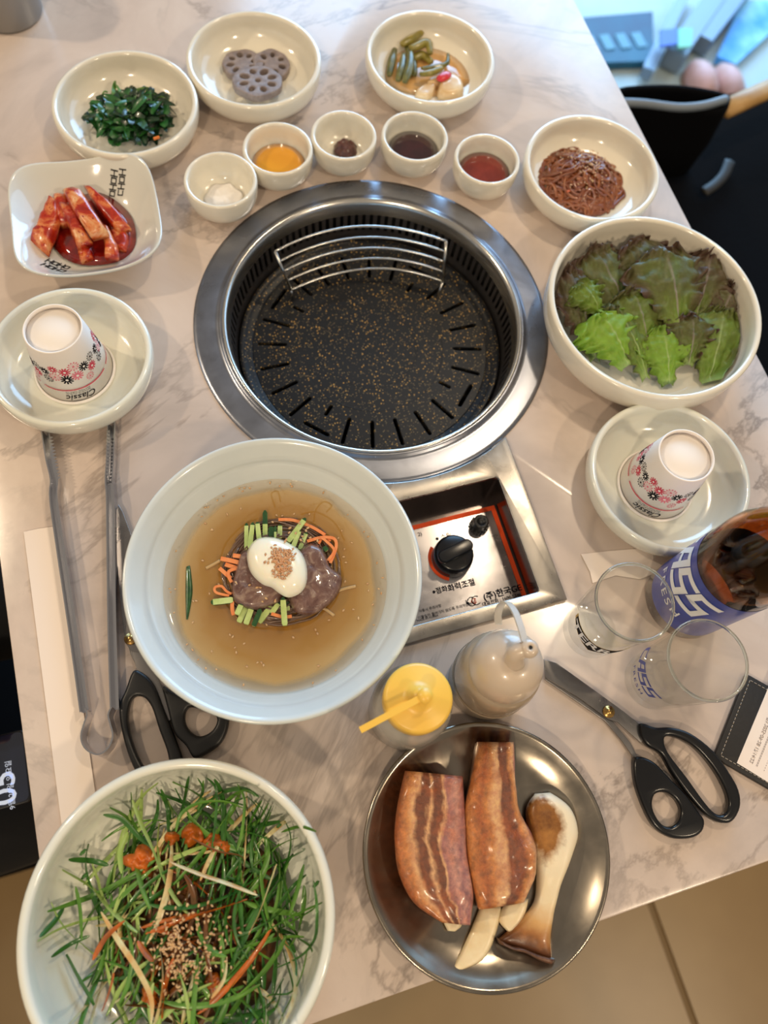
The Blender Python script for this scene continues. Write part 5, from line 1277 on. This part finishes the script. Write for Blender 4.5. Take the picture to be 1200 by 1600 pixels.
# ------------------------------------------------------------------ scissors
def world(pts, z, L): return [((at(a, b, z) - L).x, (at(a, b, z) - L).y) for a, b in pts]
def ring_handle(name, outer, inner, z, th, t, L, mat, bev=.0028):
    o = [(p.x, p.y) for p in smoothpath([Vector((*q, 0)) for q in world(outer, z, L)], 4, True)]; i = [(p.x, p.y) for p in smoothpath([Vector((*q, 0)) for q in world(inner, z, L)], 4, True)]
    return plate(name, [o, i], th, bev, mat, t, z - th - L.z, res=3)
def scissors():
    mbl = mk_steel('scissor_blade_steel', (150, 146, 144), .3, (8, 8, 8), .06)
    L = Vector((at(951, 1110, 0).x, at(951, 1110, 0).y, .0003)); t = thing('kitchen_scissors', tuple(L), 'open kitchen scissors with glossy black handles beside the bill folder', 'scissors')
    bl = plate('blade', [world([(850, 1030), (870, 1036), (938, 1085), (975, 1112), (1008, 1138), (1015, 1152), (1001, 1160), (965, 1128), (951, 1124), (905, 1090), (852, 1058)], .0055, L)], .0018, .0003, mbl, t, .0035)
    plate('blade', [world([(852, 1046), (950, 1118), (985, 1160), (1000, 1190), (1040, 1205), (1052, 1222), (1040, 1215), (1010, 1192), (990, 1184), (972, 1158), (945, 1126), (852, 1062)], .003, L)], .0018, .0003, mbl, t, .0012)
    lathe('pivot_screw', [(0, .0022), (.0025, .0022), (.0028, .0012), (.0045, .0012), (.005, .0004), (.005, 0)], M['brass'], t, 32, tuple(at(951, 1112, .006) - L + Vector((0, 0, 0))))
    ring_handle('handle', [(1001, 1132), (1008, 1130), (1026, 1136), (1050, 1136), (1080, 1145), (1115, 1172), (1140, 1205), (1156, 1235), (1158, 1262), (1145, 1284), (1125, 1285), (1103, 1272), (1075, 1240), (1050, 1205), (1034, 1178), (1013, 1165), (1003, 1150)],
                [(1040, 1152), (1058, 1152), (1085, 1166), (1112, 1195), (1132, 1228), (1140, 1255), (1132, 1272), (1118, 1270), (1100, 1250), (1075, 1215), (1045, 1175)], .0100, .0085, t, L, M['black'])
    ring_handle('handle', [(992, 1186), (1004, 1182), (1025, 1192), (1050, 1218), (1072, 1240), (1090, 1265), (1102, 1282), (1098, 1300), (1080, 1310), (1050, 1309), (1022, 1290), (1002, 1250), (992, 1215)],
                [(1024, 1242), (1040, 1238), (1056, 1248), (1065, 1266), (1060, 1284), (1046, 1292), (1032, 1284), (1021, 1262)], .0095, .0085, t, L, M['black'])
    # left pair under the noodle bowl
    L = Vector((at(202, 1000, 0).x, at(202, 1000, 0).y, .0003)); t = thing('kitchen_scissors', tuple(L), 'kitchen scissors with matte black handles half under the cold noodle bowl', 'scissors')
    plate('blade', [world([(185, 788), (192, 800), (210, 850), (222, 900), (232, 960), (228, 1000), (225, 1020), (206, 1018), (196, 1005), (190, 960), (181, 860), (180, 800)], .0055, L)], .0018, .0003, mbl, t, .0035)
    plate('blade', [world([(188, 795), (200, 840), (215, 880), (228, 930), (222, 1000), (245, 1060), (270, 1125), (262, 1125), (235, 1080), (205, 1025), (198, 1000), (192, 900)], .003, L)], .0018, .0003, mbl, t, .0012)
    plate('blade_tang', [world([(204, 1006), (226, 1010), (245, 1050), (270, 1122), (264, 1128), (240, 1085), (215, 1050)], .0035, L)], .0020, .0003, mbl, t, .0030)
    lathe('pivot_screw', [(0, .0022), (.0025, .0022), (.0028, .0012), (.0045, .0012), (.005, .0004), (.005, 0)], M['brass'], t, 32, tuple(at(204, 998, .006) - L))
    ring_handle('handle', [(207, 1048), (222, 1051), (240, 1070), (256, 1110), (268, 1140), (285, 1185), (290, 1215), (268, 1235), (240, 1235), (215, 1212), (198, 1175), (187, 1130), (186, 1100), (195, 1078)],
                [(205, 1092), (222, 1088), (236, 1104), (248, 1140), (262, 1180), (262, 1212), (245, 1220), (225, 1200), (208, 1165), (199, 1125)], .0100, .0085, t, L, M['blackmatte'])
    ring_handle('handle', [(254, 1072), (272, 1082), (295, 1090), (325, 1100), (352, 1108), (357, 1130), (345, 1160), (318, 1180), (302, 1184), (290, 1165), (272, 1145), (262, 1110)],
                [(294, 1105), (315, 1108), (338, 1120), (332, 1140), (312, 1150), (295, 1140), (288, 1122)], .0095, .0085, t, L, M['blackmatte'])
scissors()

# ------------------------------------------------------------------ tongs
def tongs():
    z = .006; L = Vector((at(155, 1150, 0).x, at(155, 1150, 0).y, .0018)); t = thing('steel_tongs', tuple(L), 'long stainless steel tongs with serrated tips, lying on the paper sleeve', 'tongs')
    def arm(pts, zs):
        P = [at(a, b, q) - L for (a, b), q in zip(pts, zs)]; P = smoothpath(P, 5)
        s = [(-.0034, -.0045), (.0034, -.0045), (.0034, .0045), (.0024, .0045), (.0024, -.0030), (-.0024, -.0030), (-.0024, .0045), (-.0034, .0045)]
        tube('arm', P, 1.0, M['tong'], t, up=(0, 0, 1), sect=s); return P
    A = arm([(72, 672), (80, 720), (87, 752), (86, 782), (97, 860), (116, 985), (134, 1112)], [.0065, .0065, .0065, .008, .008, .008, .008])
    Bp = arm([(176, 662), (174, 720), (172, 752), (174, 782), (175, 860), (177, 985), (181, 1108)], [.0065, .0065, .0065, .008, .008, .008, .008])
    def teeth(pts, side):
        V = []; F = []; P = [at(a, b, .011) - L for a, b in pts]; P = smoothpath(P, 1); n = 13
        for i in range(n):
            a = P[0].lerp(P[-1], i / n); b = P[0].lerp(P[-1], (i + 1) / n); d = (b - a); nn = Vector((-d.y, d.x, 0)).normalized() * .0032 * side; m = (a + b) / 2 + nn; k = len(V)
            for q in (a, b, m): V += [q + Vector((0, 0, -.0006)), q + Vector((0, 0, .0006))]
            F += [(k, k + 4, k + 2), (k + 1, k + 3, k + 5), (k, k + 1, k + 5, k + 4), (k + 2, k + 4, k + 5, k + 3), (k, k + 2, k + 3, k + 1)]
        mesh('serrated_edge', V, F, M['tong'], t, False)
    teeth([(77, 682), (90, 750)], 1); teeth([(172, 672), (170, 744)], -1)
    loop = [(136, 1108), (139, 1118), (134, 1134), (130, 1152), (135, 1168), (148, 1178), (162, 1178), (174, 1166), (179, 1150), (175, 1132), (172, 1118), (177, 1106)]
    P = smoothpath([at(a, b, .010) - L for a, b in loop], 4)
    tube('spring_loop', P, 1.0, M['tong'], t, up=(0, 0, 1), sect=[(-.0006, -.0085), (.0006, -.0085), (.0006, .0060), (-.0006, .0060)])
tongs()
# ------------------------------------------------------------------ steel tumbler
c = at(14, 18, 0)
tum = lathe('steel_tumbler', [(0, .002), (.030, .002), (.0315, 0), (.0345, 0), (.0362, .003), (.0385, .085), (.0390, .087), (.0380, .088), (.0372, .085), (.0350, .006), (0, .005)], pm('satin_grey_metal', (150, 150, 150), .35, .6), None, 64, (c.x, c.y, .0003))
tag(tum, 'grey metal tumbler standing at the far corner of the table', 'tumbler')

# ------------------------------------------------------------------ beyond the table
def beyond():
    dark = pm('black_fabric', (9, 9, 11), 1, spec=.1, bump=(120, .3, .002)); wood = pm('pale_wood', (190, 150, 90), .45, vary=(170, 130, 76), vscale=20)
    # chair beside the table: dark seat, tall dark back, wooden arm
    ch = thing('armchair', (.95, .10, -.74), 'wide black upholstered armchair with a pale wooden armrest beside the table', 'chair')
    box('seat', (0, 0, .40), (1.04, .80, .12), dark, ch, 0, .03)
    box('backrest', (.47, 0, .62), (.09, .80, .46), dark, ch, 0, .03)
    a = at(1145, 165, -.20) - ch.location; b = at(1200, 140, -.20) - ch.location
    dd = (b - a).normalized(); tube('armrest', [a - dd * .02, a.lerp(b, .5), b + dd * .22], .016, wood, ch, 8, flat=.6, up=(0, 0, 1))
    for sx in (-.44, .44):
        for sy in (-.33, .33): tube('leg', [Vector((sx, sy, .0)), Vector((sx, sy, .36))], .018, dark, ch, 8)
    # a black bag standing on the seat with a grey strap
    bag = thing('shoulder_bag', (.60, .42, -.28), 'open black shoulder bag with a grey rim strap beside the far table edge', 'bag')
    P = [at(x, y, -.15) - bag.location for x, y in ((965, 138), (1040, 132), (1100, 138), (1140, 150), (1130, 170), (1080, 172), (1010, 168), (970, 160))]
    P = smoothpath(P, 4, True); n = len(P); vs = []; fs = []
    for z, s in ((0, 0), (-.01, .01), (-.07, .02), (-.125, -.01)):
        cc = sum(P, Vector()) / n
        for p in P: q = cc + (p - cc) * (1 + s * 3); vs.append((q.x, q.y, q.z + z))
    for k in range(3):
        for i in range(n): fs.append((k * n + i, k * n + (i + 1) % n, (k + 1) * n + (i + 1) % n, (k + 1) * n + i))
    fs.append(tuple(3 * n + i for i in range(n)))
    o = mesh('bag_body', vs, fs, dark, bag); md = o.modifiers.new('wall', 'SOLIDIFY'); md.thickness = .006
    strap = pm('grey_blue_strap', (120, 130, 140), .5)
    tube('rim_strap', smoothpath([at(x, y, -.145) - bag.location for x, y in ((972, 160), (1010, 162), (1060, 168), (1100, 165), (1135, 155))], 4), .006, strap, bag, 6)
    tube('hanging_strap', smoothpath([at(x, y, -.268) - bag.location for x, y in ((1140, 252), (1132, 272), (1118, 288), (1100, 300))], 4), .009, pm('taupe_strap', (44, 42, 38), .6), bag, 6, flat=.4)
    # daylit floor imitated by a pale blue sheet, with boards standing by the window
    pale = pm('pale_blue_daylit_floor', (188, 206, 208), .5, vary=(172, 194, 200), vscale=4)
    mt = box('daylit_floor_sheet', (1.55, 1.55, -.7365), (1.7, 1.6, .006), pale); tag(mt, 'wide pale blue mat on the floor by the window', 'mat')
    def quad(name, pts, z, th, m, label, cat):
        return sheet(name, pts, z, th, m, label, cat)[0]
    navy = pm('navy_banner', (34, 70, 104), .5, vary=(28, 100, 130), vscale=3)
    q = quad('banner_board', [(902, 28), (1020, 18), (1022, 95), (930, 98)], -.730, .02, navy, 'dark blue banner board with faint pale marks on the floor', 'board')
    bo = q.location.copy(); ctr = at(950, 62, -.709) - bo
    pl_ = pm('pale_banner_mark', (96, 150, 172), .5)
    for k in range(5): box('banner_mark', (ctr.x - .09 + k * .042, ctr.y - k * .004, ctr.z + .0012), (.026, .05, .001), pl_, q)
    blue = pm('bright_blue_poster', (60, 150, 232), .5, vary=(150, 214, 236), vscale=9)
    quad('poster_panel', [(1160, 0), (1215, 0), (1215, 40), (1150, 100), (1120, 88)], -.730, .02, blue, 'bright blue patterned poster panel lying by the window', 'poster')
    rail = pm('grey_metal_rail', (128, 146, 164), .4, .3)
    for i, ((x0, y0), (x1, y1), r, lab) in enumerate((((1130, -20), (1050, 95), .035, 'broad grey rail running along the window, nearest the blue poster'), ((1075, -20), (1010, 115), .02, 'thin grey rail running along the window, nearest the banner board'), ((1165, -20), (1095, 70), .03, 'grey rail between the broad rail and the blue poster'))):
        a = at(x0, y0, -.70); b = at(x1, y1, -.70); o = tube('floor_rail', [Vector((0, 0, 0)), (b - a) / 2, b - a], r, rail, None, 4); o.location = a; tag(o, lab, 'rail')
    for pts, c_, lab in (([(1032, 46), (1058, 44), (1058, 68), (1032, 72)], (84, 120, 216), 'small blue sticker card on the floor by the window'), ([(1060, 44), (1082, 44), (1080, 72), (1060, 74)], (130, 210, 180), 'small green and white sticker card on the floor by the window')):
        quad('sticker_card', pts, -.660, .006, pm('card', c_, .5), lab, 'card')
    skin = pm('pale_pink_leather', (216, 176, 174), .55, vary=(190, 146, 130), vscale=14)
    for i, (px, py) in enumerate(((1090, 112), (1131, 118))):
        p = at(px, py, -.70); o = thing('shoe', (p.x, p.y, -.722), ('pale pink shoe toe, nearer the banner board' if i == 0 else 'pinkish tan shoe toe, nearer the armchair'), 'shoe')
        vs, fs = lathe_data([(0, .055), (.016, .052), (.028, .036), (.033, .012), (.031, 0), (0, 0)], 24); ln = [(v[0], v[1] * 2.0 - .03, v[2]) for v in vs]
        mesh('upper', ln, fs, skin, o); vs, fs = lathe_data([(0, 0), (.033, 0), (.035, -.004), (.034, -.012), (0, -.012)], 24); mesh('sole', [(v[0], v[1] * 2.0 - .03, v[2]) for v in vs], fs, pm('rubber_sole', (150, 130, 122), .6), o)
    # bench and phone at the left of the table
    bn = thing('bench', (-.75, -.02, -.74), 'black upholstered bench along the near side of the table edge', 'bench')
    box('seat_cushion', (-.02, .05, .40), (.46, .88, .10), dark, bn, 0, .03); box('bench_base', (-.02, .05, .175), (.40, .80, .35), dark, bn)
beyond()
def person():
    "seated next to the table: dark trousers, one hand at the phone"
    t = thing('person', (-.46, -.22, -.30), 'person in black trousers seated beside the table, fingertip touching the phone', 'person')
    cloth = pm('black_trouser_cloth', (14, 14, 16), .9, bump=(200, .3, .001)); skin = pm('skin', (206, 140, 122), .5, sss=.2)
    def skinned(name, chain, mat):
        me = bpy.data.meshes.new(name); vs = [c[0] for c in chain]; me.from_pydata(vs, [(c[2], i) for i, c in enumerate(chain) if c[2] is not None], [])
        o = bpy.data.objects.new(name, me); COL.objects.link(o); o.parent = t; me.materials.append(mat)
        o.modifiers.new('skin', 'SKIN'); 
        for i, c in enumerate(chain): me.skin_vertices[0].data[i].radius = (c[1], c[1]); 
        me.skin_vertices[0].data[0].use_root = True
        s = o.modifiers.new('sub', 'SUBSURF'); s.levels = 2; s.render_levels = 2; o.modifiers['skin'].use_smooth_shade = True
        return o
    # thighs run towards the table, lower legs hang down
    skinned('trousers', [((-.38, .02, .14), .11, None), ((-.22, .10, .11), .085, 0), ((-.06, .11, .10), .072, 1), ((.06, .11, .06), .064, 2), ((.07, .11, -.18), .050, 3), ((.06, .11, -.38), .042, 4),
                         ((-.22, -.08, .11), .085, 0), ((-.06, -.10, .10), .072, 6), ((.06, -.10, .06), .064, 7), ((.07, -.10, -.18), .050, 8), ((.06, -.10, -.38), .042, 9)], cloth)
    # hand: palm off to the left, the index fingertip comes into view
    P = at(2, 1136, -.125) - t.location
    skinned('hand', [((P.x - .13, P.y + .03, P.z + .005), .022, None), ((P.x - .10, P.y + .025, P.z + .005), .028, 0), ((P.x - .065, P.y + .02, P.z + .005), .030, 1)], skin)
    for k, (dy, L) in enumerate(((0, .060), (.018, .052), (.034, .046), (-.018, .050))):
        r = .0085 if k else .009
        b0 = Vector((P.x - .055, P.y + dy * .9 + .012, P.z + .006))
        skinned('finger', [((b0.x - .02, b0.y, b0.z), r, None), ((b0.x, b0.y, b0.z + .006), r, 0), ((b0.x + L * .45, b0.y - .006, b0.z + .006), r * .95, 1), ((b0.x + L * (.92 if k == 0 else .6), b0.y - .012, b0.z - (.004 if k == 0 else .018)), r * .82, 2)], skin)
    skinned('thumb', [((P.x - .09, P.y - .005, P.z), .012, None), ((P.x - .06, P.y - .035, P.z + .002), .0105, 0), ((P.x - .035, P.y - .05, P.z + .004), .009, 1)], skin)
    sl = skinned('sleeve', [((P.x - .30, P.y + .09, P.z + .02), .05, None), ((P.x - .21, P.y + .06, P.z + .012), .042, 0), ((P.x - .135, P.y + .034, P.z + .006), .034, 1)], cloth)
person()
def phone():
    z = -.140; a, b, c = at(38, 1138, z), at(50, 1252, z), at(-60, 1285, z)
    O = Vector((b.x, b.y, z - .008)); t = thing('smartphone', tuple(O), 'dark smartphone with lit clock digits lying on the black trousers', 'phone')
    u = (a - b); u.z = 0; Lh = u.length; u.normalize(); v = Vector((-u.y, u.x, 0)); Lw = .15
    def W(p, q): r = u * p + v * q; return (r.x, r.y)
    plate('case', [[W(*p) for p in rrect(0, 0, Lh, Lw, .006)]], .008, .0015, pm('black_phone_case', (24, 25, 30), .25), t, 0)
    plate('screen', [[W(*p) for p in rrect(.002, .002, Lh - .002, Lw - .002, .005)]], .0004, .0001, pm('navy_screen', (30, 40, 66), .08, coat=1, vary=(20, 26, 44), vscale=12), t, .0079)
    g = pm('lit_screen_digits', (200, 214, 240), .4, emit=.35)
    def fn(cx, cy): return lambda x, y: (*W(cx + x, cy + y), .0087)
    d = at(8, 1231, z) - O; p0 = d.dot(u); q0 = d.dot(v)
    text_on('clock_digits', '05', .030, g, t, fn(p0, q0 + .000), 0, .01, 'CENTER'); d = at(17, 1226, z) - O
    text_on('date_line', '9월 28일 일요일', .0065, g, t, fn(d.dot(u), d.dot(v)), 0, 0, 'CENTER')
phone()
